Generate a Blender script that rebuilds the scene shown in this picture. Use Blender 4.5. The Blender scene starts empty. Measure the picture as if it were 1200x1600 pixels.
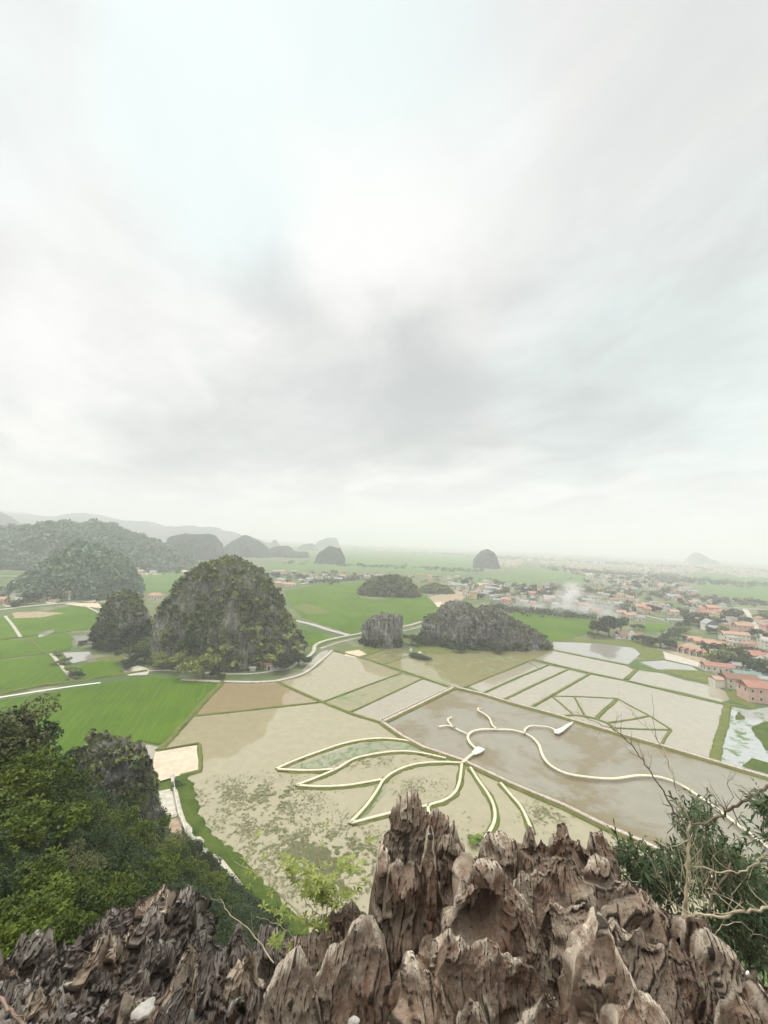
import bpy, math, random
import numpy as np
from mathutils import Vector, Matrix
R = math.radians
random.seed(7)
rng = np.random.default_rng(7)
S = bpy.context.scene
COL = S.collection

# ------------------------------------------------------------------ camera
EYE = 85.0                      # metres above the paddies
FPX, CX, CY = 620.0, 600.0, 800.0
ROLL = math.atan(0.043)
PITCH = math.atan(46 * math.cos(ROLL) / FPX)
fw = Vector((0, math.cos(PITCH), math.sin(PITCH)))
u0 = Vector((0, -math.sin(PITCH), math.cos(PITCH)))
xx = Vector((1, 0, 0))
rt = math.cos(ROLL) * xx + math.sin(ROLL) * u0
up = -math.sin(ROLL) * xx + math.cos(ROLL) * u0
cam_d = bpy.data.cameras.new('camera')
cam = bpy.data.objects.new('camera', cam_d)
COL.objects.link(cam)
cam_d.sensor_fit = 'VERTICAL'
cam_d.sensor_height = 24
cam_d.lens = 24 * FPX / 1600
cam_d.clip_start = 0.05
cam_d.clip_end = 60000
m = Matrix.Identity(4)
for i in range(3):
    m[i][0] = rt[i]; m[i][1] = up[i]; m[i][2] = -fw[i]
m[0][3], m[1][3], m[2][3] = 0, 0, EYE
cam.matrix_world = m
S.camera = cam

# ------------------------------------------------------------------ node helper
class NT:
    def __init__(s, tree):
        s.t = tree
        for n in list(tree.nodes): tree.nodes.remove(n)
    def n(s, typ, inp=None, **kw):
        nd = s.t.nodes.new(typ)
        for k, v in kw.items(): setattr(nd, k, v)
        for k, v in (inp or {}).items():
            sock = nd.inputs[k]
            if hasattr(v, 'bl_idname') and 'Socket' in v.bl_idname:
                s.t.links.new(v, sock)
            else:
                if sock.type == 'RGBA' and len(v) == 3: v = (*v, 1)
                sock.default_value = v
        return nd
    def math(s, op, a, b=0.0, c=None):
        i = {0: a, 1: b}
        if c is not None: i[2] = c
        return s.n('ShaderNodeMath', i, operation=op).outputs[0]
    def vm(s, op, a, b=(0, 0, 0)):
        return s.n('ShaderNodeVectorMath', {0: a, 1: b}, operation=op).outputs[0]
    def noise(s, vec, scale, detail=3, rough=.55, dist=0.0):
        return s.n('ShaderNodeTexNoise', {'Vector': vec, 'Scale': scale, 'Detail': detail, 'Roughness': rough, 'Distortion': dist}).outputs[0]
    def ramp(s, fac, lo, hi, a=0.0, b=1.0):
        return s.n('ShaderNodeMapRange', {0: fac, 1: lo, 2: hi, 3: a, 4: b}, interpolation_type='SMOOTHSTEP').outputs[0]
    def mix(s, f, a, b, mode='MIX'):
        nd = s.t.nodes.new('ShaderNodeMix'); nd.data_type = 'RGBA'; nd.blend_type = mode
        for idx, v in ((0, f), (6, a), (7, b)):
            sock = nd.inputs[idx]
            if hasattr(v, 'bl_idname'): s.t.links.new(v, sock)
            else: sock.default_value = v if idx == 0 else (*v, 1)
        return nd.outputs[2]
    def pos(s): return s.n('ShaderNodeNewGeometry').outputs['Position']
    def scl(s, v, x, y, z): return s.vm('MULTIPLY', v, (x, y, z))

# ------------------------------------------------------------------ sky, sun, exposure
W = bpy.data.worlds.new('World')
S.world = W
W.use_nodes = True
n = NT(W.node_tree)
SUN_EL, SUN_AZ = 58, -38          # azimuth measured from +Y towards +X
dirv = n.n('ShaderNodeTexCoord').outputs['Generated']
sky = n.n('ShaderNodeTexSky', sky_type='NISHITA', sun_disc=False, sun_elevation=R(SUN_EL), sun_rotation=R(SUN_AZ))
sep = n.n('ShaderNodeSeparateXYZ', {0: dirv})
zc = n.math('ADD', n.math('MAXIMUM', sep.outputs[2], 0.0), 0.16)
pl = n.n('ShaderNodeCombineXYZ', {0: n.math('DIVIDE', sep.outputs[0], zc), 1: n.math('DIVIDE', sep.outputs[1], zc), 2: 0.0}).outputs[0]
wob = n.n('ShaderNodeTexNoise', {'Vector': dirv, 'Scale': 2.6, 'Detail': 7.0, 'Roughness': .55}).outputs[1]
wdir = n.vm('ADD', dirv, n.vm('MULTIPLY', n.vm('SUBTRACT', wob, (.5, .5, .5)), (.34, .34, .34)))
def sdir(px, py):
    return tuple((rt * ((px - CX) / FPX) - up * ((py - CY) / FPX) + fw).normalized())
def blob(px, py, rad):
    c = sdir(px, py)
    d = n.n('ShaderNodeVectorMath', {0: wdir, 1: c}, operation='DISTANCE').outputs[1]
    return n.ramp(d, rad / FPX, rad * .12 / FPX)
def total(lst):
    acc = None
    for px, py, rad, w in lst:
        b = n.math('MULTIPLY', blob(px, py, rad), w)
        acc = b if acc is None else n.math('ADD', acc, b)
    return acc
dark = total([(670, 660, 190, .75), (590, 640, 200, .55), (520, 590, 190, .45), (760, 600, 220, .45), (870, 520, 220, .35), (330, 715, 190, .6), (210, 690, 200, .45), (440, 700, 170, .35), (190, 440, 130, .4), (110, 360, 160, .2),
              (900, 690, 170, .55), (980, 640, 170, .4), (1195, 420, 160, .5), (450, 420, 120, .5), (400, 490, 130, .4), (1150, 130, 300, .5), (1090, 690, 190, .45), (330, 330, 150, .3), (1000, 330, 250, .3), (250, 610, 200, .25), (700, 440, 200, .15)])
mint = total([(560, 60, 300, .8), (420, 260, 240, .7), (930, 600, 260, .7), (60, 60, 250, .35), (1130, 480, 240, .5), (180, 420, 220, .45), (640, 690, 150, .2), (1020, 640, 200, .4)])
white = total([(520, 350, 190, .5), (700, 330, 300, .4), (200, 480, 200, .6), (130, 570, 190, .5), (620, 460, 200, .3), (100, 160, 200, .2)])
plr = n.n('ShaderNodeVectorRotate', {'Vector': pl, 'Axis': (0, 0, 1), 'Angle': R(-35)}).outputs[0]
f1 = n.noise(n.scl(plr, 1, .55, 1), 1.2, 8, .56, .5)
f2 = n.noise(n.scl(plr, 1, .7, 1), 2.6, 8, .58, .4)
f3 = n.noise(n.vm('ADD', pl, (7, 3, 0)), 1.9, 8, .55, .3)
def soft(mask, nz, k, lo, hi):
    return n.ramp(n.math('ADD', mask, n.math('MULTIPLY', n.math('SUBTRACT', nz, .5), k)), lo, hi)
cl = n.mix(n.ramp(f1, .38, .62), (.80, .815, .80), (.99, .98, .945))
cl = n.mix(n.math('MULTIPLY', soft(mint, f3, 1.6, .1, 1.0), .85), cl, (.84, .975, .955))
cl = n.mix(n.math('MULTIPLY', soft(white, f3, 1.4, .1, 1.1), .9), cl, (1.0, .995, .965))
cl = n.mix(n.math('MULTIPLY', soft(dark, f2, 1.5, .15, 1.9), .95), cl, (.54, .57, .56))
cl = n.mix(n.ramp(sep.outputs[2], .16, -.02), cl, (.88, .885, .875))
cl = n.vm('MULTIPLY', cl, (9.8, 9.7, 9.75))
cl = n.mix(.94, sky.outputs[0], cl)
# overcast sky brightest overhead, boosted above the view; extra brightness added behind the viewer
boost = n.math('ADD', n.math('MULTIPLY', n.ramp(sep.outputs[2], .85, .99), 5.5), 1.0)
boost = n.math('MULTIPLY', boost, n.ramp(sep.outputs[1], .1, -.6, 1, 1.1))
cl = n.vm('SCALE', cl); cl.node.inputs[3].default_value = 1
n.t.links.new(boost, cl.node.inputs[3])
bg = n.n('ShaderNodeBackground', {0: cl, 1: .1})
out = n.n('ShaderNodeOutputWorld', {0: bg.outputs[0]})
sl = bpy.data.lights.new('sun', 'SUN')
sl.energy = 1.5
sl.angle = R(14)
sl.color = (1, .95, .87)
sun = bpy.data.objects.new('sun', sl)
COL.objects.link(sun)
sd = Vector((math.sin(R(SUN_AZ)) * math.cos(R(SUN_EL)), math.cos(R(SUN_AZ)) * math.cos(R(SUN_EL)), math.sin(R(SUN_EL))))
sun.rotation_euler = sd.to_track_quat('Z', 'Y').to_euler()
S.view_settings.view_transform = 'Standard'
S.view_settings.look = 'None'
S.view_settings.exposure = 0.12
S.view_settings.gamma = 1
S.cycles.volume_bounces = 3
S.cycles.max_bounces = 8
S.cycles.transparent_max_bounces = 8

# ------------------------------------------------------------------ projection helpers (photo pixel -> place)
def ray(px, py):
    return rt * ((px - CX) / FPX) - up * ((py - CY) / FPX) + fw
def at(px, py, z=0.0):
    r = ray(px, py)
    k = (z - EYE) / r.z
    return Vector((r.x * k, r.y * k, z))
def atd(px, py, depth):          # point at a distance measured along +Y
    r = ray(px, py)
    k = depth / r.y
    return Vector((r.x * k, depth, EYE + r.z * k))

# ------------------------------------------------------------------ numpy noise
def _h(ix, iy, iz, seed):
    h = (ix.astype(np.uint32) * np.uint32(374761393) + iy.astype(np.uint32) * np.uint32(668265263) + iz.astype(np.uint32) * np.uint32(2147483647) * np.uint32(3) + np.uint32(seed * 9176 + 77))
    h = (h ^ (h >> np.uint32(13))) * np.uint32(1274126177)
    h = (h ^ (h >> np.uint32(15))) * np.uint32(2246822519)
    h = h ^ (h >> np.uint32(16))
    return h.astype(np.float64) / 4294967295.0
def vn(p, seed=0):
    p = np.asarray(p, float)
    f = np.floor(p); t = p - f
    t = t * t * t * (t * (t * 6 - 15) + 10)
    i = f.astype(np.int64)
    x, y, z = i[:, 0], i[:, 1], i[:, 2]
    r = 0
    for a in (0, 1):
        wx = t[:, 0] if a else 1 - t[:, 0]
        for b in (0, 1):
            wy = t[:, 1] if b else 1 - t[:, 1]
            for c in (0, 1):
                wz = t[:, 2] if c else 1 - t[:, 2]
                r = r + wx * wy * wz * _h((x + a) & 0xffffffff, (y + b) & 0xffffffff, (z + c) & 0xffffffff, seed)
    return r
def fbm(p, oct=4, seed=0, gain=.5):
    p = np.asarray(p, float); s = 0; a = 1; tot = 0
    for k in range(oct):
        s = s + a * (vn(p * 2 ** k + k * 17.3, seed + k) * 2 - 1); tot += a; a *= gain
    return s / tot
def ridged(p, oct=4, seed=0, gain=.5):
    p = np.asarray(p, float); s = 0; a = 1; tot = 0
    for k in range(oct):
        s = s + a * (1 - np.abs(vn(p * 2 ** k + k * 11.7, seed + k) * 2 - 1)) ** 2; tot += a; a *= gain
    return s / tot

# ------------------------------------------------------------------ object helpers
def mesh_np(name, co, faces, mat=None, smooth=False, parent=None, attrs=None):
    """faces: (N,k) int array or a list of such arrays"""
    me = bpy.data.meshes.new(name)
    if not isinstance(faces, list): faces = [faces]
    co = np.asarray(co, np.float32)
    me.vertices.add(len(co)); me.vertices.foreach_set('co', co.ravel())
    nl = sum(f.size for f in faces); nf = sum(len(f) for f in faces)
    me.loops.add(nl); me.loops.foreach_set('vertex_index', np.concatenate([f.ravel() for f in faces]).astype(np.int32))
    me.polygons.add(nf)
    tot = np.concatenate([np.full(len(f), f.shape[1]) for f in faces])
    st = np.concatenate([[0], np.cumsum(tot)[:-1]])
    me.polygons.foreach_set('loop_start', st.astype(np.int32))
    if smooth: me.polygons.foreach_set('use_smooth', np.ones(nf, bool))
    me.update(calc_edges=True)
    for k, v in (attrs or {}).items():
        a = me.attributes.new(k, 'FLOAT', 'POINT'); a.data.foreach_set('value', np.asarray(v, np.float32))
    o = bpy.data.objects.new(name, me)
    COL.objects.link(o)
    if mat: me.materials.append(mat)
    if parent: o.parent = parent
    return o
def mesh_py(name, vs, fs, mat=None, parent=None, smooth=False):
    me = bpy.data.meshes.new(name)
    me.from_pydata([tuple(v) for v in vs], [], fs)
    me.update()
    if smooth:
        for p in me.polygons: p.use_smooth = True
    o = bpy.data.objects.new(name, me)
    COL.objects.link(o)
    if mat: me.materials.append(mat)
    if parent: o.parent = parent
    return o
def thing(name, label, cat, loc=(0, 0, 0), rz=0, group=None):
    o = bpy.data.objects.new(name, None)
    COL.objects.link(o)
    o.location = loc; o.rotation_euler = (0, 0, rz); o.empty_display_size = .5
    o['label'] = label; o['category'] = cat
    if group: o['group'] = group
    return o
def tag(o, label=None, cat=None, group=None, kind=None):
    if label: o['label'] = label
    if cat: o['category'] = cat
    if group: o['group'] = group
    if kind: o['kind'] = kind
    return o
def dup(root, loc, rz=0, scale=1, label=None, group=None):
    r = root.copy(); COL.objects.link(r)
    r.location = loc; r.rotation_euler = (0, 0, rz)
    r.scale = scale if hasattr(scale, '__len__') else (scale,) * 3
    if label: r['label'] = label
    if group: r['group'] = group
    for ch in list(root.children):
        c = ch.copy(); COL.objects.link(c); c.parent = r
        for g in list(ch.children):
            d = g.copy(); COL.objects.link(d); d.parent = c
    return r
class MB:
    def __init__(s): s.v = []; s.f = []
    def box(s, x0, x1, y0, y1, z0, z1, T=None):
        b = len(s.v)
        for z in (z0, z1):
            for x, y in ((x0, y0), (x1, y0), (x1, y1), (x0, y1)):
                p = Vector((x, y, z)); s.v.append(T @ p if T else p)
        s.f += [(b, b + 3, b + 2, b + 1), (b + 4, b + 5, b + 6, b + 7)] + [(b + i, b + (i + 1) % 4, b + 4 + (i + 1) % 4, b + 4 + i) for i in range(4)]
        return s
    def poly(s, pts):
        b = len(s.v); s.v += [Vector(p) for p in pts]; s.f.append(tuple(range(b, b + len(pts)))); return s
    def gable(s, x0, x1, y0, y1, z0, h, t=.25, hip=0.0, T=None):
        """a roof with its ridge along x, real thickness"""
        ym = (y0 + y1) / 2
        pts = [(x0, y0, z0), (x1, y0, z0), (x1, y1, z0), (x0, y1, z0), (x0 + hip, ym, z0 + h), (x1 - hip, ym, z0 + h)]
        b = len(s.v)
        for dz in (0, t):
            for p in pts:
                q = Vector((p[0], p[1], p[2] + dz)); s.v.append(T @ q if T else q)
        tp = [(0, 1, 5, 4), (2, 3, 4, 5), (3, 0, 4), (1, 2, 5)]
        if hip == 0: tp = tp[:2] + [(3, 0, 4), (1, 2, 5)]
        for q in tp:
            s.f.append(tuple(b + 6 + i for i in q)); s.f.append(tuple(b + i for i in reversed(q)))
        for i in range(4): s.f.append((b + i, b + (i + 1) % 4, b + 6 + (i + 1) % 4, b + 6 + i))
        return s
    def tube(s, pts, radii, seg=6):
        pts = [Vector(p) for p in pts]; b = len(s.v); N = len(pts)
        for i, p in enumerate(pts):
            d = (pts[min(i + 1, N - 1)] - pts[max(i - 1, 0)]).normalized()
            a = d.cross(Vector((.31, .52, .8))).normalized(); c = d.cross(a)
            r = radii[i] if hasattr(radii, '__len__') else radii
            for k in range(seg):
                t = 2 * math.pi * k / seg
                s.v.append(p + a * (math.cos(t) * r) + c * (math.sin(t) * r))
        for i in range(N - 1):
            for k in range(seg):
                s.f.append((b + i * seg + k, b + i * seg + (k + 1) % seg, b + (i + 1) * seg + (k + 1) % seg, b + (i + 1) * seg + k))
        s.f.append(tuple(b + k for k in reversed(range(seg)))); s.f.append(tuple(b + (N - 1) * seg + k for k in range(seg)))
        return s
    def build(s, name, mat, parent=None, smooth=False): return mesh_py(name, s.v, s.f, mat, parent, smooth)
def smoothline(P, step):
    """Catmull-Rom through the points, resampled about every `step`"""
    P = [Vector(p) for p in P]
    Q = [P[0] * 2 - P[1]] + P + [P[-1] * 2 - P[-2]]
    res = []
    for i in range(1, len(Q) - 2):
        k = max(1, int((Q[i + 1] - Q[i]).length / step))
        for j in range(k):
            t = j / k
            a, b, c, d = Q[i - 1], Q[i], Q[i + 1], Q[i + 2]
            res.append(.5 * (2 * b + (c - a) * t + (2 * a - 5 * b + 4 * c - d) * t * t + (3 * b - a - 3 * c + d) * t ** 3))
    res.append(P[-1].copy())
    return res
def straight(P, step):
    P = [Vector(p) for p in P]; res = []
    for a, b in zip(P, P[1:]):
        k = max(1, int((b - a).length / step))
        res += [a.lerp(b, j / k) for j in range(k)]
    return res + [P[-1].copy()]

# ------------------------------------------------------------------ materials
def mat(name, f):
    M = bpy.data.materials.new(name); M.use_nodes = True
    q = NT(M.node_tree)
    r = f(q)
    o = q.n('ShaderNodeOutputMaterial')
    M.node_tree.links.new(r.outputs[0], o.inputs[0])
    return M
def P(q, col, rough=.8, bump=None, bs=.3, bd=.1, spec=.5, **kw):
    i = {'Base Color': col, 'Roughness': rough, 'Specular IOR Level': spec}
    i.update(kw)
    if bump is not None:
        i['Normal'] = q.n('ShaderNodeBump', {'Height': bump, 'Strength': bs, 'Distance': bd}).outputs[0]
    return q.n('ShaderNodeBsdfPrincipled', i)
def simple(name, col, var=.15, scale=1.0, rough=.85, spec=.3):
    def f(q):
        p = q.pos(); k = q.noise(p, scale, 5, .6)
        c = q.mix(q.ramp(k, .3, .7), tuple(x * (1 - var) for x in col), tuple(min(1, x * (1 + var)) for x in col))
        return P(q, c, rough, k, .3, .05 / scale, spec)
    return mat(name, f)
def leafmat(name, c1, c2, scale=.3):
    def f(q):
        a = q.n('ShaderNodeAttribute', attribute_name='tint').outputs['Fac']
        k = q.noise(q.pos(), scale, 2)
        fac = q.math('ADD', q.math('MULTIPLY', a, .65), q.math('MULTIPLY', q.ramp(k, .3, .7), .35))
        oi = q.n('ShaderNodeObjectInfo').outputs['Random']
        c = q.mix(fac, c1, c2)
        c = q.mix(q.math('MULTIPLY', oi, .35), c, tuple(x * .55 for x in c1))
        b = P(q, c, .6, spec=.25)
        t = q.n('ShaderNodeBsdfTranslucent', {0: c})
        return q.n('ShaderNodeMixShader', {0: .16, 1: b.outputs[0], 2: t.outputs[0]})
    return mat(name, f)
def f_ground(q):
    p = q.pos()
    a = q.noise(p, .006, 6, .6); b = q.noise(q.scl(p, 1, 1.6, 1), .03, 5, .6, .4); c = q.noise(p, .35, 5, .65)
    col = q.mix(q.ramp(a, .35, .62), (.075, .125, .04), (.14, .16, .075))
    col = q.mix(q.ramp(b, .5, .66), col, (.21, .2, .13))
    col = q.mix(q.ramp(b, .36, .24), col, (.05, .09, .03))
    col = q.mix(q.math('MULTIPLY', q.ramp(c, .62, .75), .6), col, (.3, .28, .2))
    return P(q, col, .95, c, .4, .5, .1)
def f_rice(c1, c2, yellow=.0):
    def f(q):
        p = q.pos()
        rot = q.n('ShaderNodeVectorRotate', {'Vector': p, 'Axis': (0, 0, 1), 'Angle': R(-18)}).outputs[0]
        a = q.noise(p, .02, 5, .6); b = q.noise(q.scl(rot, 1.2, .05, 1), .8, 4, .6); c = q.noise(p, 3.5, 4, .7)
        col = q.mix(q.ramp(a, .3, .7), c1, c2)
        col = q.mix(q.math('MULTIPLY', q.ramp(b, .42, .68), .45), col, tuple(x * 1.4 for x in c2))
        col = q.mix(q.math('MULTIPLY', q.ramp(c, .4, .62), .35), col, tuple(x * .5 for x in c1))
        col = q.mix(q.math('MULTIPLY', q.ramp(q.noise(q.scl(rot, 1, .02, 1), .9, 3, .8), .655, .70), .5), col, (.28, .36, .16))
        return P(q, col, .85, c, .7, .3, .15)
    return f
def f_water(mud, algae, amount=.5, asc=.03, weed=None, weedamt=0.0, rough=.035):
    def f(q):
        p = q.pos()
        a = q.noise(q.scl(p, 1, 1.3, 1), asc, 6, .62, .6); b = q.noise(p, asc * 9, 4, .6); c = q.noise(p, 1.5, 3, .6)
        col = q.mix(q.ramp(b, .3, .7), tuple(x * .93 for x in mud), tuple(min(1, x * 1.05) for x in mud))
        col = q.mix(q.math('MULTIPLY', q.ramp(q.math('ADD', a, q.math('MULTIPLY', b, .2)), .80 - .2 * amount, .92 - .2 * amount), .85), col, algae)
        rg = q.ramp(a, .70 - .2 * amount, .82 - .2 * amount, rough, rough + .15)
        if weed:
            w = q.math('ADD', q.math('MULTIPLY', q.noise(p, asc * 3, 6, .7, .8), .7), q.math('MULTIPLY', q.noise(p, .8, 4, .7), .3))
            wf = q.ramp(w, .62 - .22 * weedamt, .66 - .22 * weedamt)
            col = q.mix(wf, col, weed); rg = q.math('MAXIMUM', rg, q.math('MULTIPLY', wf, .85))
        sp = q.ramp(q.noise(p, .9, 2, .8), .735, .76)
        col = q.mix(q.math('MULTIPLY', sp, .6), col, tuple(x * .35 for x in mud))
        return P(q, col, rg, q.noise(p, 2.5, 2), .03, .05, .5, IOR=1.8)
    return f
M = {}
M['ground'] = mat('ground', f_ground)
M['rice'] = mat('rice', f_rice((.055, .112, .002), (.092, .168, .003)))
M['rice_pale'] = mat('rice_pale', f_rice((.08, .15, .035), (.12, .2, .055)))
MUD = (.325, .292, .18)
M['mud'] = mat('muddy_water', f_water(MUD, (.27, .25, .13), .45))
M['mud_pale'] = mat('pale_water', f_water((.335, .305, .225), (.27, .245, .16), .35))
M['mud_grey'] = mat('grey_water', f_water((.245, .225, .165), (.165, .122, .045), 1.15, .02))
M['mud_brown'] = mat('brown_water', f_water((.285, .225, .125), (.24, .185, .09), .4))
M['mud_algae'] = mat('algae_water', f_water((.25, .23, .11), (.14, .15, .05), .65, .02, (.13, .19, .06), .35))
M['mud_weed'] = mat('weedy_water', f_water((.42, .38, .26), (.2, .22, .08), .6, .03, (.09, .16, .04), .85))
M['water_blue'] = mat('blue_water', f_water((.36, .38, .36), (.25, .28, .22), .3, .04, (.09, .15, .04), .42))
M['mirror'] = mat('mirror_water', f_water((.30, .29, .25), (.26, .25, .2), .1, .05, rough=.02))
def f_bank(q):
    p = q.pos(); a = q.noise(p, .25, 5, .6); b = q.noise(p, 2.5, 4, .7)
    c = q.mix(q.ramp(a, .3, .65), (.10, .14, .025), (.16, .165, .05))
    c = q.mix(q.ramp(b, .55, .7), c, (.05, .085, .02))
    c = q.mix(q.math('MULTIPLY', q.ramp(a, .62, .74), .7), c, (.25, .2, .12))
    return P(q, c, .9, b, .8, .25, .1)
M['bank'] = mat('grass_bank', f_bank)
def f_grass(q):
    p = q.pos(); a = q.noise(p, .15, 5, .6); b = q.noise(p, 2.0, 4, .7)
    c = q.mix(q.ramp(a, .3, .65), (.05, .088, .01), (.09, .125, .02))
    c = q.mix(q.ramp(b, .5, .7), c, (.035, .06, .008))
    return P(q, c, .9, b, .9, .3, .1)
M['grass'] = mat('lush_grass', f_grass)
M['earth'] = simple('bare_earth', (.33, .26, .17), .3, .4)
M['sand'] = simple('pale_sand', (.56, .46, .34), .14, .35)
M['path'] = simple('pale_path', (.46, .43, .35), .2, .5)
M['concrete'] = simple('concrete', (.40, .385, .34), .2, .3)
M['walk'] = simple('walkway_deck', (.68, .61, .44), .1, .8)
M['walk_white'] = simple('white_deck', (.66, .62, .53), .1, .8)
M['brick'] = simple('brick_edge', (.30, .20, .125), .3, 1.2)
M['white'] = simple('white_paint', (.78, .76, .70), .06, 1)
M['wall'] = simple('plaster', (.66, .62, .54), .15, .5)
M['wall_pink'] = simple('pink_plaster', (.62, .42, .35), .12, .5)
M['wall_grey'] = simple('grey_plaster', (.42, .41, .38), .2, .5)
M['wall_yellow'] = simple('yellow_plaster', (.68, .54, .3), .1, .5)
def f_roof(c):
    def f(q):
        p = q.pos(); w = q.n('ShaderNodeTexWave', {'Vector': p, 'Scale': 1.2, 'Distortion': .3}, bands_direction='X').outputs[1]
        k = q.noise(p, .6, 4, .6)
        col = q.mix(q.ramp(k, .3, .7), tuple(x * .8 for x in c), c)
        return P(q, col, .8, w, .4, .08, .2)
    return f
M['roof_red'] = mat('red_tiles', f_roof((.42, .21, .16)))
M['roof_orange'] = mat('orange_tiles', f_roof((.50, .31, .22)))
M['roof_grey'] = mat('grey_roof', f_roof((.36, .36, .35)))
M['roof_green'] = mat('green_roof', f_roof((.20, .30, .27)))
M['roof_brown'] = mat('brown_roof', f_roof((.28, .16, .11)))
M['dark'] = mat('dark_opening', lambda q: P(q, (.03, .03, .03), .3))
M['leaf_dark'] = leafmat('leaf_dark', (.012, .028, .008), (.06, .095, .022))
M['leaf_mid'] = leafmat('leaf_mid', (.02, .042, .005), (.10, .14, .016))
M['leaf_bright'] = leafmat('leaf_bright', (.026, .055, .004), (.15, .20, .014))
M['leaf_bush'] = leafmat('leaf_bush', (.03, .055, .02), (.12, .165, .07), 2)
M['leaf_olive'] = leafmat('leaf_olive', (.07, .085, .03), (.19, .2, .075))
M['leaf_willow'] = leafmat('leaf_willow', (.15, .18, .045), (.36, .4, .12))
M['leaf_spring'] = leafmat('leaf_spring', (.1, .18, .02), (.28, .4, .06))
M['leaf_hill'] = leafmat('leaf_hill', (.04, .06, .012), (.25, .29, .08), .03)
M['leaf_grey'] = leafmat('leaf_grey', (.11, .105, .085), (.46, .43, .36), .03)
M['leaf_weed'] = leafmat('leaf_weed', (.15, .165, .06), (.36, .36, .18), .05)
M['bark'] = simple('bark', (.17, .13, .09), .3, 4)
M['twig'] = simple('pale_twig', (.44, .38, .26), .25, 8)
M['twig_dark'] = simple('dark_twig', (.13, .09, .07), .25, 8)
def f_karst(rock, rock2, green, gamt, sc=1.0, pale=.0):
    def f(q):
        p = q.pos()
        st = q.noise(q.scl(p, 1, 1, .18), .55 * sc, 7, .72); a = q.noise(p, .045 * sc, 5, .65, .6); b = q.noise(p, .5 * sc, 6, .72)
        nz = q.n('ShaderNodeSeparateXYZ', {0: q.n('ShaderNodeNewGeometry').outputs['Normal']}).outputs[2]
        c = q.mix(q.ramp(st, .38, .62), rock, rock2)
        c = q.mix(q.math('MULTIPLY', q.ramp(q.noise(q.scl(p, 1, 1, .12), .22 * sc, 5, .65), .6, .66), pale), c, (.62, .59, .5))
        g = q.math('ADD', q.math('ADD', q.math('MULTIPLY', a, .55), q.math('MULTIPLY', b, .45)), q.math('MULTIPLY', nz, .16))
        gc = q.mix(q.ramp(b, .35, .65), tuple(x * .4 for x in green), tuple(x * 1.25 for x in green))
        c = q.mix(q.ramp(g, .62 - .3 * gamt, .68 - .3 * gamt), c, gc)
        c = q.mix(q.math('MULTIPLY', q.ramp(b, .42, .3), .8), c, tuple(x * .25 for x in rock))
        return P(q, c, .92, q.math('ADD', b, st), 1.0, 3.5 / sc, .1)
    return f
M['leaf_far_hazy'] = leafmat('leaf_far_hazy', (.10, .155, .115), (.24, .33, .21), .03)  # distant foliage, haze put into the colour as lighter, bluer green
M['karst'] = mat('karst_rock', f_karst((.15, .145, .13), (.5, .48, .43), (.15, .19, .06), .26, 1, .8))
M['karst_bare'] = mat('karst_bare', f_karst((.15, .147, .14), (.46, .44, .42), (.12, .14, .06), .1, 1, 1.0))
M['karst_green_hazy'] = mat('karst_green_hazy', f_karst((.18, .22, .2), (.27, .3, .27), (.15, .22, .14), .8, .35))  # rock and green lightened towards blue-grey to add haze by colour
M['karst_far_hazy'] = mat('karst_far_hazy', f_karst((.13, .165, .17), (.19, .225, .225), (.085, .13, .11), .6, .18))  # blue of the distant haze mixed into the rock colour
# ================================================================== GROUND, FIELDS, WATER
def sheet(name, px, z, mt, step=6, jit=.5, seed=1, kind='structure', thick=0.0):
    P0 = [at(x, y, z) for x, y in px]
    Q = straight(P0 + [P0[0]], step)[:-1]
    A = np.array([list(q) for q in Q])
    j = min(jit, 3)
    A[:, 0] += j * fbm(A * .13, 3, seed); A[:, 1] += j * fbm(A * .13 + 50, 3, seed)
    vs = [tuple(a) for a in A]
    fs = [tuple(range(len(vs)))]
    area = sum(vs[i][0] * vs[(i + 1) % len(vs)][1] - vs[(i + 1) % len(vs)][0] * vs[i][1] for i in range(len(vs)))
    if area < 0: fs = [tuple(reversed(fs[0]))]
    o = mesh_py(name, vs, fs, mt)
    return tag(o, kind=kind)
g = 30000
gx = np.concatenate([-np.geomspace(g, 300, 14), np.linspace(-250, 250, 11), np.geomspace(300, g, 14)])
GX, GY = np.meshgrid(gx, gx)
co = np.stack([GX.ravel(), GY.ravel(), np.zeros(GX.size)], 1)
k = len(gx); ii = (np.arange(k - 1)[:, None] * k + np.arange(k - 1)[None]).ravel()
tag(mesh_np('ground', co, np.stack([ii, ii + 1, ii + k + 1, ii + k], 1), M['ground']), kind='structure')

def rice(px, z=.30, mt='rice', **k): return sheet('rice_field', px, z, M[mt], **k)
rice([(-260, 1135), (0, 1094), (157, 1069), (230, 1057), (290, 1060), (343, 1068), (300, 1115), (250, 1163), (222, 1158), (180, 1200), (80, 1225), (-260, 1330)], seed=2)
rice([(-90, 972), (8, 963), (30, 995), (-90, 1010)], seed=3)
rice([(12, 963), (60, 957), (95, 950), (133, 946), (160, 960), (158, 980), (110, 986), (36, 994)], seed=4)
rice([(38, 997), (105, 989), (113, 1000), (110, 1015), (70, 1021), (50, 1003)], seed=5)
rice([(-160, 1018), (0, 1000), (44, 1000), (68, 1021), (0, 1029), (-160, 1052)], seed=6)
rice([(-220, 1062), (0, 1031), (76, 1023), (113, 1062), (30, 1076), (-220, 1112)], seed=7)
rice([(113, 1041), (150, 1034), (178, 1033), (200, 1050), (168, 1056), (124, 1063)], seed=8)
rice([(443, 923), (510, 912), (567, 911), (562, 934), (600, 938), (655, 925), (675, 938), (690, 955), (657, 970), (563, 989), (547, 990), (472, 965), (455, 945)], mt='rice', jit=2, seed=9)
rice([(475, 984), (528, 997), (490, 1013), (480, 1008)], seed=10)
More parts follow.
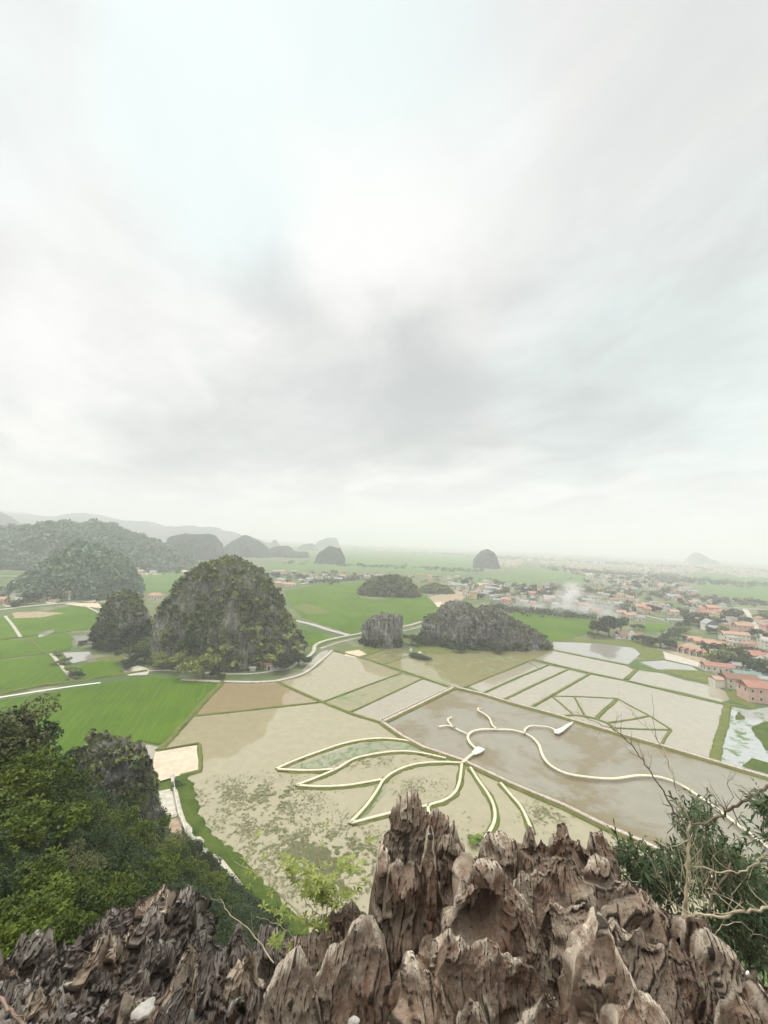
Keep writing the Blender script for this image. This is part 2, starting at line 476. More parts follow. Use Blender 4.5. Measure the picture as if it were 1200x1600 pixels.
rice([(800, 950), (870, 960), (920, 963), (937, 968), (930, 984), (895, 998), (862, 1001), (800, 985)], seed=11)
rice([(205, 902), (285, 893), (270, 925), (215, 925)], mt='rice_pale', seed=12)
rice([(420, 884), (500, 871), (620, 873), (738, 886), (735, 896), (640, 896), (540, 889), (430, 893)], mt='rice_pale', jit=3, seed=13, step=25)
rice([(430, 866), (560, 858), (700, 864), (780, 882), (737, 884), (620, 871), (500, 869)], mt='rice_pale', jit=3, seed=14, step=40)
rice([(790, 889), (850, 889), (938, 904), (930, 911), (870, 909), (800, 897)], mt='rice_pale', jit=3, seed=15, step=20)
rice([(1085, 897), (1230, 905), (1230, 942), (1150, 935), (1095, 922)], mt='rice_pale', jit=3, seed=16, step=20)
rice([(1000, 975), (1045, 975), (1040, 988), (1005, 985)], seed=17)
rice([(690, 904), (760, 903), (800, 899), (860, 911), (780, 912), (700, 910)], mt='rice_pale', jit=3, seed=18, step=20)

D1 = [(597, 1130), (630, 1153), (662, 1170), (690, 1179), (722, 1190), (760, 1208), (800, 1227), (883, 1262), (943, 1292), (1003, 1318), (1040, 1337), (1130, 1385)]
D2 = [(710, 1075), (755, 1086), (800, 1100), (867, 1118), (950, 1143), (1033, 1167), (1100, 1187), (1200, 1217), (1400, 1275)]
def water(px, mt, z=.05, **k): return sheet('water', px, z, M[mt], **k)
water([(305, 1119), (400, 1109), (500, 1098), (550, 1116)] + D1 + [(1100, 1560), (600, 1700), (450, 1470), (425, 1420), (400, 1395), (370, 1362), (345, 1333), (312, 1300), (300, 1275), (290, 1240), (283, 1215), (312, 1205), (311, 1166), (262, 1174), (247, 1168)], 'mud', seed=21)
water([(346, 1068), (433, 1066), (470, 1082), (500, 1097), (400, 1108), (305, 1119)], 'mud_brown', seed=22)
water([(435, 1066), (470, 1058), (500, 1040), (519, 1018), (575, 1032), (626, 1052), (507, 1096)], 'mud', seed=23)
water([(510, 1097), (627, 1053), (658, 1060), (547, 1112)], 'mud_algae', seed=24)
water([(550, 1114), (660, 1062), (707, 1076), (596, 1129)], 'mud_pale', seed=25)
water([(597, 1130)] + D2 + [(1400, 1560), (1130, 1385)] + D1[::-1][1:-1], 'mud_grey', seed=26)
water([(565, 1028), (607, 1013), (646, 1022), (600, 1037)], 'mud_algae', seed=27)
water([(602, 1038), (646, 1023), (662, 1010), (700, 1016), (740, 1022), (800, 1012), (862, 1016), (830, 1031), (727, 1073), (710, 1073), (657, 1057)], 'mud_algae', seed=28)
water([(732, 1072), (832, 1033), (855, 1039), (755, 1083)], 'mud_pale', seed=29)
water([(758, 1084), (858, 1040), (887, 1046), (789, 1092)], 'mud_pale', seed=30)
water([(792, 1093), (889, 1047), (920, 1054), (829, 1105)], 'mud_pale', seed=31)
water([(832, 1106), (922, 1054), (972, 1064), (1065, 1086), (1130, 1101), (1117, 1190), (1100, 1186), (1033, 1166), (950, 1142), (880, 1120)], 'mud_pale', seed=32)
water([(862, 1017), (835, 1030), (923, 1051), (974, 1061), (990, 1047), (978, 1040)], 'mud_pale', seed=33)
water([(865, 1003), (900, 1004), (940, 1006), (990, 1012), (1000, 1022), (982, 1038), (862, 1014)], 'mirror', seed=34)
water([(997, 1048), (1035, 1052), (1067, 1062), (1140, 1078), (1140, 1094), (1128, 1097), (1067, 1082), (983, 1063)], 'mud_pale', seed=35)
water([(1000, 1034), (1020, 1033), (1037, 1032), (1080, 1041), (1093, 1050), (1057, 1050), (1027, 1046)], 'mirror', jit=1, seed=36)
water([(1137, 1103), (1170, 1110), (1200, 1105), (1280, 1130), (1400, 1270), (1200, 1213), (1160, 1203), (1122, 1189)], 'water_blue', seed=37)
water([(98, 1020), (140, 1018), (148, 1029), (112, 1037)], 'mirror', seed=38, z=.35)
water([(112, 993), (150, 991), (146, 1005), (118, 1007)], 'mirror', seed=39, jit=2, z=.35)
water([(57, 992), (72, 986), (86, 984), (80, 990), (62, 996)], 'mirror', seed=40, jit=2, z=.35)
water([(471, 1048), (500, 1019), (513, 1015), (509, 1030), (480, 1050)], 'mud_pale', seed=41)
water([(228, 1163), (252, 1168), (238, 1186), (226, 1205)], 'mud_pale', seed=42, z=.35)
water([(1046, 985), (1070, 978), (1062, 990), (1048, 992)], 'mirror', seed=43, z=.35)
water([(1036, 988), (1043, 985), (1040, 994), (1035, 993)], 'mirror', seed=44, z=.35)
water([(1120, 938), (1155, 944), (1140, 946)], 'mirror', seed=45)
def earth(px, mt='earth', z=.12, name='bare_ground', **k): return sheet(name, px, z, M[mt], **k)
# the pale sand plot, its banks and the garden beside it
earth([(244, 1175), (308, 1164), (309, 1203), (270, 1215), (236, 1224), (232, 1205), (240, 1188)], 'sand', z=.6, name='sand_plot', seed=50, jit=.6, step=3)
earth([(640, 1012), (700, 1005), (790, 1003), (858, 1000), (862, 1010), (800, 1013), (700, 1021), (655, 1020)], 'bank', name='grass', seed=51, jit=2)
earth([(862, 1002), (905, 998), (960, 1000), (1000, 1004), (1040, 1020), (1030, 1032), (1003, 1028), (998, 1012), (930, 1004)], 'bank', name='grass', seed=52, jit=1)
earth([(545, 1012), (590, 1008), (640, 1012), (606, 1014), (562, 1029), (525, 1018)], 'bank', name='grass', seed=53, jit=1)
earth([(540, 1018), (560, 1015), (573, 1022), (555, 1028), (538, 1024)], 'sand', z=.2, name='sand_plot', seed=54, jit=1)
earth([(1035, 1045), (1090, 1048), (1140, 1065), (1145, 1078), (1080, 1062)], 'bank', name='grass', seed=55, jit=1)
earth([(1128, 1070), (1180, 1085), (1178, 1106), (1142, 1095)], 'bank', name='grass', seed=56, jit=1, z=.2)
earth([(1040, 1015), (1090, 1000), (1145, 1015), (1170, 1040), (1150, 1062), (1095, 1045)], 'earth', seed=57, jit=1)
earth([(1036, 1018), (1095, 1035), (1090, 1042), (1040, 1030)], 'path', name='path', z=.2, seed=58, jit=.6)
earth([(230, 1225), (262, 1213), (283, 1216), (286, 1260), (300, 1300), (250, 1310), (225, 1300)], 'grass', z=.1, name='grass', seed=59, jit=.6)
earth([(248, 1236), (269, 1232), (277, 1275), (250, 1281)], 'path', z=.25, name='garden_plot', seed=60, jit=.2, step=4)
earth([(263, 1281), (281, 1276), (288, 1306), (266, 1310)], 'earth', z=.25, name='garden_plot', seed=61, jit=.5)
earth([(190, 1045), (215, 1040), (236, 1047), (230, 1054), (200, 1056)], 'path', z=.35, name='sand_plot', seed=62, jit=1.5)
earth([(150, 1028), (190, 1024), (200, 1033), (152, 1035)], 'bank', z=.2, name='grass', seed=63, jit=1)
earth([(690, 928), (720, 920), (735, 930), (700, 948), (655, 950), (650, 938)], 'earth', seed=64, jit=3)
earth([(660, 944), (690, 940), (698, 947), (672, 950)], 'sand', z=.2, name='sand_plot', seed=65, jit=3)
earth([(455, 948), (480, 943), (520, 957), (480, 960)], 'bank', z=.4, name='grass', seed=66, jit=2)
earth([(98, 944), (150, 938), (160, 950), (133, 948)], 'sand', z=.4, name='sand_plot', seed=67, jit=2)
earth([(20, 957), (60, 955), (100, 958), (60, 965), (20, 966)], 'earth', z=.35, seed=68, jit=2)
# weed beds in the blue pond
for i, px in enumerate([[(1158, 1196), (1180, 1186), (1225, 1200), (1225, 1218)], [(1175, 1135), (1230, 1115), (1240, 1180), (1195, 1172), (1180, 1150)], [(1145, 1117), (1160, 1113), (1163, 1124), (1148, 1124)]]):
    sheet('water_plants', px, .2, M['grass'], step=3, jit=2, seed=70 + i)
# lotus basin weeds near the paths
for i, px in enumerate([[(452, 1199), (520, 1176), (575, 1160), (625, 1158), (690, 1177), (660, 1173), (600, 1171), (540, 1186), (510, 1200)],
                        [(545, 1290), (570, 1262), (590, 1240), (585, 1225), (598, 1222), (605, 1240), (585, 1265), (560, 1287)]]):
    sheet('water_plants', px, .12, mat('pond_weed', f_water((.26, .27, .17), (.17, .2, .1), .7, .08, (.11, .15, .05), .55, .1)), step=3, jit=1.2, seed=80 + i)

# ---- raised banks
def bank(px, w, h, mt='bank', name='dike', step=2.5, curve=False, seed=0, z0=-.2, pts=None, top=.45, jag=.22):
    P0 = pts or [at(x, y, 0) for x, y in px]
    Q = smoothline(P0, step) if curve else straight(P0, step)
    A = np.array([list(q) for q in Q]); N = len(A)
    T = np.gradient(A, axis=0) if N > 1 else A
    T /= np.linalg.norm(T, axis=1)[:, None] + 1e-9
    Nn = np.stack([-T[:, 1], T[:, 0], T[:, 2] * 0], 1)
    prof = [(-.5, 0), (-.5 * (.5 + top / 2), .62), (-.5 * top, 1), (.5 * top, 1), (.5 * (.5 + top / 2), .62), (.5, 0)]
    rows = []
    for j, (a, b) in enumerate(prof):
        jj = jag * w * fbm(A * .35 + j * 9, 3, seed + j)
        hh = b * h + (b > 0) * .12 * h * fbm(A * .5 + j * 5, 2, seed + 40)
        rows.append(A + Nn * (a * w + jj)[:, None] + np.array([0, 0, 1.])[None] * (hh + (z0 if b == 0 else 0))[:, None])
    co = np.stack(rows, 1).reshape(-1, 3); K = len(prof)
    i = (np.arange(N - 1)[:, None] * K + np.arange(K - 1)[None]).ravel()
    o = mesh_np(name, co, np.stack([i, i + K, i + K + 1, i + 1], 1), M[mt] if isinstance(mt, str) else mt, smooth=True)
    return tag(o, kind='structure')
def ribbon(name, Q, w, h, z0, mt, parent=None, zoff=0.0):
    """flat-topped strip with real thickness along the points Q"""
    A = np.array([[q[0], q[1], 0] for q in Q]); N = len(A)
    T = np.gradient(A, axis=0); T /= np.linalg.norm(T, axis=1)[:, None] + 1e-9
    Nn = np.stack([-T[:, 1], T[:, 0], T[:, 2] * 0], 1)
    w = np.asarray(w) if hasattr(w, '__len__') else np.full(N, w)
    Z = np.array([0, 0, 1.])
    rows = [A - Nn * w[:, None] / 2 + Z * z0, A - Nn * w[:, None] / 2 + Z * (z0 + h), A + Nn * w[:, None] / 2 + Z * (z0 + h), A + Nn * w[:, None] / 2 + Z * z0]
    co = np.stack(rows, 1).reshape(-1, 3); f = []
    i = np.arange(N - 1) * 4
    for a in range(4):
        b = (a + 1) % 4
        f.append(np.stack([i + a, i + 4 + a, i + 4 + b, i + b], 1))
    caps = np.array([[0, 1, 2, 3], [(N - 1) * 4 + 3, (N - 1) * 4 + 2, (N - 1) * 4 + 1, (N - 1) * 4]])
    return mesh_np(name, co, np.concatenate(f + [caps]), mt, parent=parent)
banks = [([(305, 1119), (400, 1109), (505, 1097)], 1.8, .5), ([(433, 1066), (470, 1083), (505, 1098), (550, 1116), (597, 1131)], 2.4, .6),
         ([(507, 1096), (560, 1076), (627, 1052)], 1.5, .4), ([(547, 1113), (600, 1089), (660, 1061)], 1.5, .4),
         ([(519, 1016), (575, 1031), (600, 1039), (657, 1058), (707, 1076)], 2.6, .6), ([(563, 1028), (607, 1012)], 1.5, .4), ([(600, 1038), (647, 1022)], 1.2, .3),
         ([(727, 1074), (780, 1052), (831, 1031)], 1.8, .5), ([(755, 1083), (810, 1058), (857, 1039)], 1.5, .4), ([(827, 1036), (847, 1047)], .8, .3),
         ([(789, 1093), (840, 1068), (888, 1046)], 2.0, .5), ([(828, 1107), (875, 1080), (922, 1053)], 2.2, .6),
         ([(833, 1030), (880, 1042), (923, 1052), (974, 1063), (1020, 1074), (1067, 1086), (1128, 1100), (1180, 1108)], 2.6, .6),
         ([(862, 1015), (920, 1028), (980, 1040)], 1.8, .4), ([(978, 1062), (995, 1046)], 3.2, .5), ([(980, 1040), (1000, 1045), (1040, 1052)], 3.5, .4),
         ([(1137, 1103), (1130, 1135), (1121, 1165), (1117, 1190)], 4.5, .6), ([(1040, 1050), (1090, 1062), (1140, 1080)], 4.5, .7),
         ([(-200, 1119), (-60, 1093), (0, 1085), (60, 1073), (115, 1066), (170, 1057), (230, 1049)], 3.4, 1.0),
         ([(-80, 1010), (36, 996), (110, 987)], 1.0, .5), ([(0, 1030), (70, 1022)], .8, .45), ([(248, 1174), (285, 1135), (320, 1095), (352, 1062), (357, 1056)], 3.6, .9),
         ([(311, 1164), (313, 1185), (312, 1206), (281, 1214)], 2.0, .8), ([(244, 1175), (311, 1163)], 1.2, .8),
         ([(346, 1067), (400, 1066), (436, 1064)], 1.4, .5)]
for i, (px, w, h) in enumerate(banks): bank(px, w, h, seed=i)
bank([(282, 1216), (287, 1245), (296, 1272), (308, 1298), (330, 1322), (358, 1345), (385, 1378), (412, 1405), (445, 1440), (470, 1480)], 6.5, 1.0, 'grass', 'grass_bank', curve=True, seed=60, top=.3, jag=.3, step=1.2)
# fan of grassy dikes
fan = [([(863, 1088), (910, 1089), (965, 1092)], 1.0), ([(965, 1092), (990, 1106), (1017, 1120), (1048, 1140)], 1.4), ([(1048, 1141), (1040, 1152), (1032, 1167)], 1.6),
       ([(862, 1088), (880, 1103), (897, 1118)], 1.4), ([(897, 1089), (905, 1103), (914, 1120)], 1.4), ([(964, 1093), (948, 1107), (931, 1124)], 2.8),
       ([(1015, 1119), (985, 1125), (950, 1130)], 1.6), ([(1046, 1141), (1005, 1140), (962, 1138)], 1.4), ([(880, 1119), (897, 1118), (914, 1120), (931, 1124), (950, 1131), (965, 1144)], 2.4)]
for i, (px, w) in enumerate(fan): bank(px, w, .45, seed=90 + i, step=1.5, curve=len(px) > 4)
# pale paths, canals and roads (raised a little over the fields)
def road(px, w, mt='path', z=.16, name='path', curve=True, h=.12, step=4):
    Q = [at(x, y, 0) for x, y in px]
    Q = smoothline(Q, step) if curve else straight(Q, step)
    return tag(ribbon(name, Q, w, h, z - h, M[mt]), kind='structure')
road([(-150, 1113), (0, 1090), (50, 1082), (110, 1073), (157, 1067)], 1.6, 'white', .2, name='canal_path')
road([(225, 1050), (262, 1048), (320, 1052), (352, 1054), (400, 1053), (430, 1048), (450, 1045)], 1.7, z=.5, h=.45)
road([(283, 1063), (345, 1066), (400, 1067), (433, 1065), (452, 1061), (473, 1054), (487, 1045), (500, 1034), (512, 1024), (519, 1017)], 2.2, z=.75, h=.7)
road([(450, 1045), (470, 1035), (480, 1028), (490, 1019), (492, 1010), (502, 1004), (520, 999), (545, 994), (566, 990)], 3.0, z=.7, h=.6)
road([(500, 1013), (530, 1003), (566, 995)], 4.5, 'mud_pale', z=.12, name='water')
road([(628, 980), (642, 977), (658, 972)], 3.2, z=.7, h=.6)
road([(630, 986), (645, 983), (660, 978)], 3.5, 'mud_pale', z=.34, name='water', h=.1)
road([(461, 970), (490, 977), (515, 985), (548, 994)], 6.5, 'concrete', z=.4, name='canal')
road([(-120, 966), (0, 953), (40, 948), (97, 943), (133, 942), (165, 940)], 6, 'path', z=.4)
road([(1164, 952), (1171, 962), (1178, 975), (1190, 990), (1203, 1010), (1225, 1040)], 7, 'path', z=.2, name='road')
road([(972, 925), (985, 917), (1000, 912)], 9, z=.2)
road([(1009, 962), (1045, 970), (1080, 973)], 5, z=.2)
road([(-50, 901), (0, 900), (50, 901)], 7, z=.2)
road([(560, 888), (620, 892), (660, 897), (740, 905)], 9, z=.2)
road([(470, 912), (520, 906), (600, 900)], 7, z=.2)
road([(1070, 947), (1120, 948), (1200, 953), (1260, 958)], 7, z=.2)
road([(800, 894), (880, 898), (940, 904)], 7, z=.2)
road([(8, 963), (20, 978), (32, 996)], 2.2, 'path', z=.45, h=.4)
road([(80, 1022), (95, 1040), (114, 1063)], 2.0, 'path', z=.45, h=.4)
road([(48, 1001), (68, 1021)], 1.0, 'bank', z=.45, h=.4, curve=False)
road([(133, 947), (155, 958)], 2.0, 'path', z=.45, h=.4, curve=False)
road([(269, 1214), (274, 1240), (280, 1270), (287, 1290), (300, 1305), (320, 1325), (340, 1345), (358, 1368), (375, 1390)], 1.3, 'path', z=.9, h=.5)

# ---- double garden wall / path on the two main dikes
def wall_path(px, lab, seed, side=1):
    Q = straight([at(x, y, 0) for x, y in px], 3)
    bank(None, 4.6, .7, 'bank', 'dike', pts=[Vector((q.x, q.y, 0)) for q in Q], seed=seed, top=.62, jag=.08, step=3)
    t = thing('garden_path', lab[0], 'path', Q[0])
    for ch, w, z, h, mt, nm, off in ((0, 1.5, .55, .36, 'path', 'paving', 0), (0, .3, .3, .75, 'brick', 'brick_wall', -1.0), (0, .3, .3, .7, 'brick', 'brick_wall', .95)):
        A = []
        for i, q in enumerate(Q):
            d = (Q[min(i + 1, len(Q) - 1)] - Q[max(i - 1, 0)]).normalized()
            A.append(Vector((q.x - d.y * off, q.y + d.x * off, 0)) - Vector((Q[0].x, Q[0].y, 0)))
        ribbon(nm, A, w, h, z, M[mt], t)
    f = thing('fence', lab[1], 'fence', Q[0])
    posts, rail = MB(), MB()
    Qd = straight([at(x, y, 0) for x, y in px], 2.2)
    pr = None
    for i, q in enumerate(Qd):
        d = (Qd[min(i + 1, len(Qd) - 1)] - Qd[max(i - 1, 0)]).normalized()
        c = Vector((q.x + d.y * 1.0, q.y - d.x * 1.0, 0)) - Q[0]
        posts.box(c.x - .13, c.x + .13, c.y - .13, c.y + .13, 1.0, 1.75)
        if pr is not None: rail.tube([pr + Vector((0, 0, 1.6)), c + Vector((0, 0, 1.6))], .05, 4)
        pr = c
    tag(posts.build('post', M['white'], f), kind='stuff'); rail.build('rail', M['white'], f)
wall_path([(710, 1075), (655, 1102), (597, 1130)] , ('short walled path on the dike joining the upper left corner of the grey pond', 'white post fence on the short dike at the upper left corner of the grey pond'), 300)
wall_path(D1, ('long brick-edged path between the lotus basin and the grey pond', 'low white post fence beside the path above the lotus basin'), 310)
wall_path(D2, ('brick-edged path on the straight dike below the fan shaped paddy', 'white post fence along the far dike of the grey pond'), 320)

# ---- lotus-shaped walkway
lw = thing('walkway', 'cream raised walkway drawn as open lotus petals on the muddy basin', 'walkway', at(720, 1190))
O = at(720, 1190)
def petal(px, w=.95, nm='petal_path', curve=True, mt='walk', parent=None, org=None, z=.75, bank_w=3.0):
    Q = [at(x, y, z) for x, y in px]
    Q = smoothline(Q, 1.2) if curve else straight(Q, 2)
    o = ribbon(nm, [q - (org or O) for q in Q], w, .3, z - .3, M[mt], parent or lw)
    if bank_w: bank(None, bank_w, z - .35, 'bank', 'dike', pts=[Vector((q.x, q.y, 0)) for q in Q], seed=len(px) * 7, top=.45, jag=.3, step=1.2)
    return o
petal([(432, 1200), (467, 1185), (503, 1172), (533, 1162), (567, 1155), (600, 1153), (633, 1156), (655, 1163), (690, 1178)])
petal([(434, 1201), (477, 1203), (523, 1201)])
petal([(463, 1226), (497, 1213), (527, 1200), (553, 1185), (587, 1177), (627, 1173), (660, 1176), (697, 1184)])
petal([(465, 1226), (500, 1228), (543, 1226), (597, 1217)])
petal([(547, 1285), (573, 1257), (590, 1233), (600, 1217), (620, 1203), (650, 1193), (687, 1190), (722, 1191)])
petal([(549, 1285), (580, 1277), (607, 1270), (640, 1263), (670, 1257)])
petal([(722, 1191), (718, 1220), (710, 1238), (693, 1250), (670, 1258), (672, 1275)])
petal([(735, 1198), (747, 1217), (763, 1240), (772, 1260), (773, 1280), (764, 1300), (748, 1318)])
petal([(764, 1299), (765, 1325)], 1.3, curve=False)
petal([(782, 1222), (800, 1243), (813, 1258), (823, 1277), (832, 1300)])
# ---- winding white footbridge
bw = thing('footbridge', 'white winding footbridge curling across the grey pond on short posts', 'footbridge', at(747, 1172))
OB = at(747, 1172)
B = dict(w=1.15, mt='walk', parent=bw, org=OB, z=1.1, bank_w=0)
petal([(722, 1191), (735, 1180), (747, 1172)], nm='deck', **B)
petal([(747, 1171), (736, 1162), (731, 1151), (737, 1143), (753, 1139), (777, 1139), (800, 1140), (820, 1145), (832, 1152), (842, 1163), (848, 1180), (860, 1195), (883, 1207), (915, 1213), (957, 1216), (1000, 1211), (1033, 1214), (1063, 1225), (1090, 1242), (1120, 1263), (1160, 1293), (1195, 1319), (1240, 1352)], nm='deck', **B)
B['w'] = .9
petal([(821, 1146), (820, 1140), (828, 1134), (843, 1134), (858, 1136), (870, 1141)], nm='deck', **B)
petal([(730, 1146), (713, 1138), (703, 1130), (700, 1123), (706, 1120)], nm='deck', **B)
petal([(712, 1137), (700, 1133), (685, 1135)], nm='deck', **B)
petal([(777, 1139), (769, 1132), (765, 1122), (757, 1115), (748, 1110), (747, 1106), (752, 1107)], nm='deck', **B)
def pad(px, nm):
    m_ = MB(); q = [at(x, y, 1.15) - OB for x, y in px]
    m_.poly(q); m_.poly([v - Vector((0, 0, .35)) for v in reversed(q)])
    for a, b in zip(q, q[1:] + q[:1]): m_.poly([a - Vector((0, 0, .35)), b - Vector((0, 0, .35)), b, a])
    m_.build(nm, M['walk_white'], bw)
pad([(737, 1175), (741, 1170), (747, 1166), (758, 1170), (752, 1175), (742, 1179)], 'landing')
pad([(865, 1141), (876, 1137), (888, 1130), (896, 1127), (893, 1131), (880, 1142), (873, 1146), (867, 1145)], 'landing')
pm = MB()
for q in smoothline([at(x, y, 1.1) for x, y in [(731, 1151), (753, 1139), (800, 1140), (842, 1163), (860, 1195), (957, 1216), (1033, 1214), (1120, 1263), (1195, 1319)]], 4):
    c = q - OB; pm.box(c.x - .12, c.x + .12, c.y - .12, c.y + .12, -.2, .8)
tag(pm.build('pier', M['concrete'], bw), kind='stuff')
for px in ([(845, 1145), (850, 1147), (848, 1150)],): pass

# weed tufts standing in the lotus basin
def tufts(name, areas, n, s0, s1, mt, seed, kind='stuff'):
    r = np.random.default_rng(seed); pts = []
    for (cx, cy, rx, ry, wgt) in areas:
        k = int(n * wgt)
        a = r.normal(size=(k, 2)) * .5
        for dx, dy in a:
            p = at(cx + dx * rx, cy + dy * ry); pts.append((p.x, p.y, 0))
    A = np.array(pts); keep = vn(A * .22, seed) * .5 + vn(A * .9, seed + 3) * .5 > .5 - .1 * r.random(len(A)); A = A[keep]
    N = len(A); s = r.uniform(s0, s1, N); t = r.uniform(0, math.pi, N)
    K = 5; vs = []; fs = []
    for j in range(K):
        th = t + j * 2.5; ln = s * r.uniform(.5, 1.2, N); h = s * r.uniform(.1, .5, N)
        d = np.stack([np.cos(th), np.sin(th), 0 * th], 1); nrm = np.stack([-np.sin(th), np.cos(th), 0 * th], 1)
        b = A + d * .1 * ln[:, None] + [0, 0, .06]
        vs += [b - nrm * .2 * ln[:, None], b + nrm * .2 * ln[:, None], b + d * ln[:, None] + nrm * .12 * ln[:, None] + np.stack([0 * h, 0 * h, h], 1), b + d * ln[:, None] - nrm * .12 * ln[:, None] + np.stack([0 * h, 0 * h, h], 1)]
    co = np.concatenate(vs); tint = np.tile(r.random(N), 4 * K)
    f = np.concatenate([np.stack([np.arange(N) + (4 * j + q) * N for q in range(4)], 1) for j in range(K)])
    return tag(mesh_np(name, co, f, mt, attrs={'tint': tint}), kind=kind)
tufts('water_weeds', [(490, 1340, 90, 60, .34), (400, 1290, 90, 45, .12), (370, 1240, 80, 28, .10), (440, 1245, 70, 30, .10), (560, 1350, 70, 60, .2), (860, 1270, 40, 25, .06), (640, 1228, 60, 20, .03), (560, 1190, 90, 12, .05), (700, 1300, 60, 30, .02)], 18000, .12, .45, M['leaf_weed'], 5)
# ================================================================== LIMESTONE HILLS
def leaves(C, size, k, spread, r, flat=.6):
    """k leaf-clump faces round each centre C; returns verts, quads, tint"""
    N = len(C)
    c = np.repeat(C, k, 0); sp = np.repeat(spread, k)[:, None] if hasattr(spread, '__len__') else spread
    d = r.normal(size=(N * k, 3)); d /= np.linalg.norm(d, axis=1)[:, None] + 1e-9
    rad = r.uniform(.55, 1.0, (N * k, 1)) ** .5
    d2 = d * [1, 1, flat]; p = c + d2 * rad * sp
    nrm = d * .7 + r.normal(size=d.shape) * .5 + [0, 0, .45]; nrm /= np.linalg.norm(nrm, axis=1)[:, None]
    a = np.cross(nrm, r.normal(size=d.shape)); a /= np.linalg.norm(a, axis=1)[:, None] + 1e-9
    b = np.cross(nrm, a)
    s = (np.repeat(size, k) if hasattr(size, '__len__') else np.full(N * k, size)) * r.uniform(.6, 1.35, N * k); s = s[:, None]
    v = np.stack([p - a * s, p - b * s * .55 + nrm * s * .12, p + a * s, p + b * s * .55 + nrm * s * .12], 1).reshape(-1, 3)
    q = np.arange(N * k * 4).reshape(-1, 4)
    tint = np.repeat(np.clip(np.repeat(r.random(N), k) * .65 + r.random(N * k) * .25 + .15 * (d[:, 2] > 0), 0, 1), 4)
    return v, q, tint
def ridge_mesh(sil, depth, T, n=2.4, na=60, nu=160, amp=3.0, sc=.05, seed=0, back=1.0, zb=-3, streak=.5, crag=.35, lift=0, sx=.95):
    """solid hill whose ridge follows the photo outline `sil` at the given distance"""
    A = np.array([list(atd(x, y, depth)) for x, y in sil])
    A[:, 2] = np.maximum(A[:, 2], 0)
    d = np.concatenate([[0], np.cumsum(np.hypot(np.diff(A[:, 0]), np.diff(A[:, 2]))) ]); u = np.linspace(0, d[-1], nu)
    X = np.interp(u, d, A[:, 0]); Z = np.interp(u, d, A[:, 2]) + lift
    w = (X[-1] - X[0]) / 2; xc = (X[0] + X[-1]) / 2
    X = xc + (X - xc) * sx; w *= sx
    Tw = T * np.clip(1 - np.abs((X - xc) / (w * 1.03)) ** 2.4, 0.02, 1) ** .5
    a = np.linspace(-math.pi / 2, math.pi / 2, na)
    sa = np.sign(np.sin(a)) * np.abs(np.sin(a)) ** (2 / n); ca = np.abs(np.cos(a)) ** (2 / n)
    bk = np.where(sa > 0, back, 1.0)
    PX = np.repeat(X[:, None], na, 1); PY = depth + Tw[:, None] * (sa * bk)[None]
    PZ = zb + (Z[:, None] - zb) * ca[None]
    P3 = np.stack([PX, PY, PZ], 2).reshape(-1, 3)
    cen = np.array([xc, depth, 0]); dirn = (P3 - cen) / np.array([w, T, max(Z)]) ; dirn /= np.linalg.norm(dirn, axis=1)[:, None] + 1e-9
    q = P3 * sc
    disp = -.1 * amp + .35 * amp * (ridged(q * [5, 5, 2.2], 3, seed + 33) - .5) + amp * (fbm(q, 4, seed) * (1 - crag) + crag * (ridged(q * [2.2, 2.2, streak], 4, seed + 20) - .5) * 1.6)
    fade = np.clip((P3[:, 2] - zb) / 6, .15, 1)
    P3 = P3 + dirn * (disp * fade)[:, None] * [1, 1, .8]
    i = (np.arange(nu - 1)[:, None] * na + np.arange(na - 1)[None]).ravel()
    F = np.stack([i, i + na, i + na + 1, i + 1], 1)
    return P3, F
def on_faces(co, F, n, r):
    a, b, c, d = (co[F[:, k]] for k in range(4))
    nr = np.cross(c - a, d - b); ar = np.linalg.norm(nr, axis=1); pr = ar / ar.sum()
    f = r.choice(len(F), n, p=pr); s, t = r.random((2, n, 1))
    p = (a[f] * (1 - s) + b[f] * s) * (1 - t) + (d[f] * (1 - s) + c[f] * s) * t
    return p, nr[f] / (ar[f][:, None] + 1e-9)
def hill(name, sil, depth, T, mt, label=None, veg=None, seed=0, **k):
    co, F = ridge_mesh(sil, depth, T, seed=seed, **k)
    tag(mesh_np(name, co, F, M[mt], smooth=k.get('smooth_', True) if False else True), kind='structure')
    if veg:
        r = np.random.default_rng(seed + 5)
        for (n, size, kk, sp, lm, lo, hi, msk) in veg:
            p, nr = on_faces(co, F, n, r)
            zmax = co[:, 2].max()
            ok = (p[:, 2] > lo * zmax) & (p[:, 2] < hi * zmax) & (p[:, 2] > 0) & (vn(p * (3.5 / (T + 8)), seed + 60) * .5 + vn(p * (12 / (T + 8)), seed + 61) * .5 + nr[:, 2] * .1 > msk) & (p[:, 1] < depth + T * .6)
            p = p[ok]; sz = size * r.uniform(.7, 1.4, len(p))
            v, q, t = leaves(p, sz, kk, sz * sp, r)
            tag(mesh_np('hill_shrubs', v, q, M[lm], attrs={'tint': t}), kind='stuff')
    return co, F
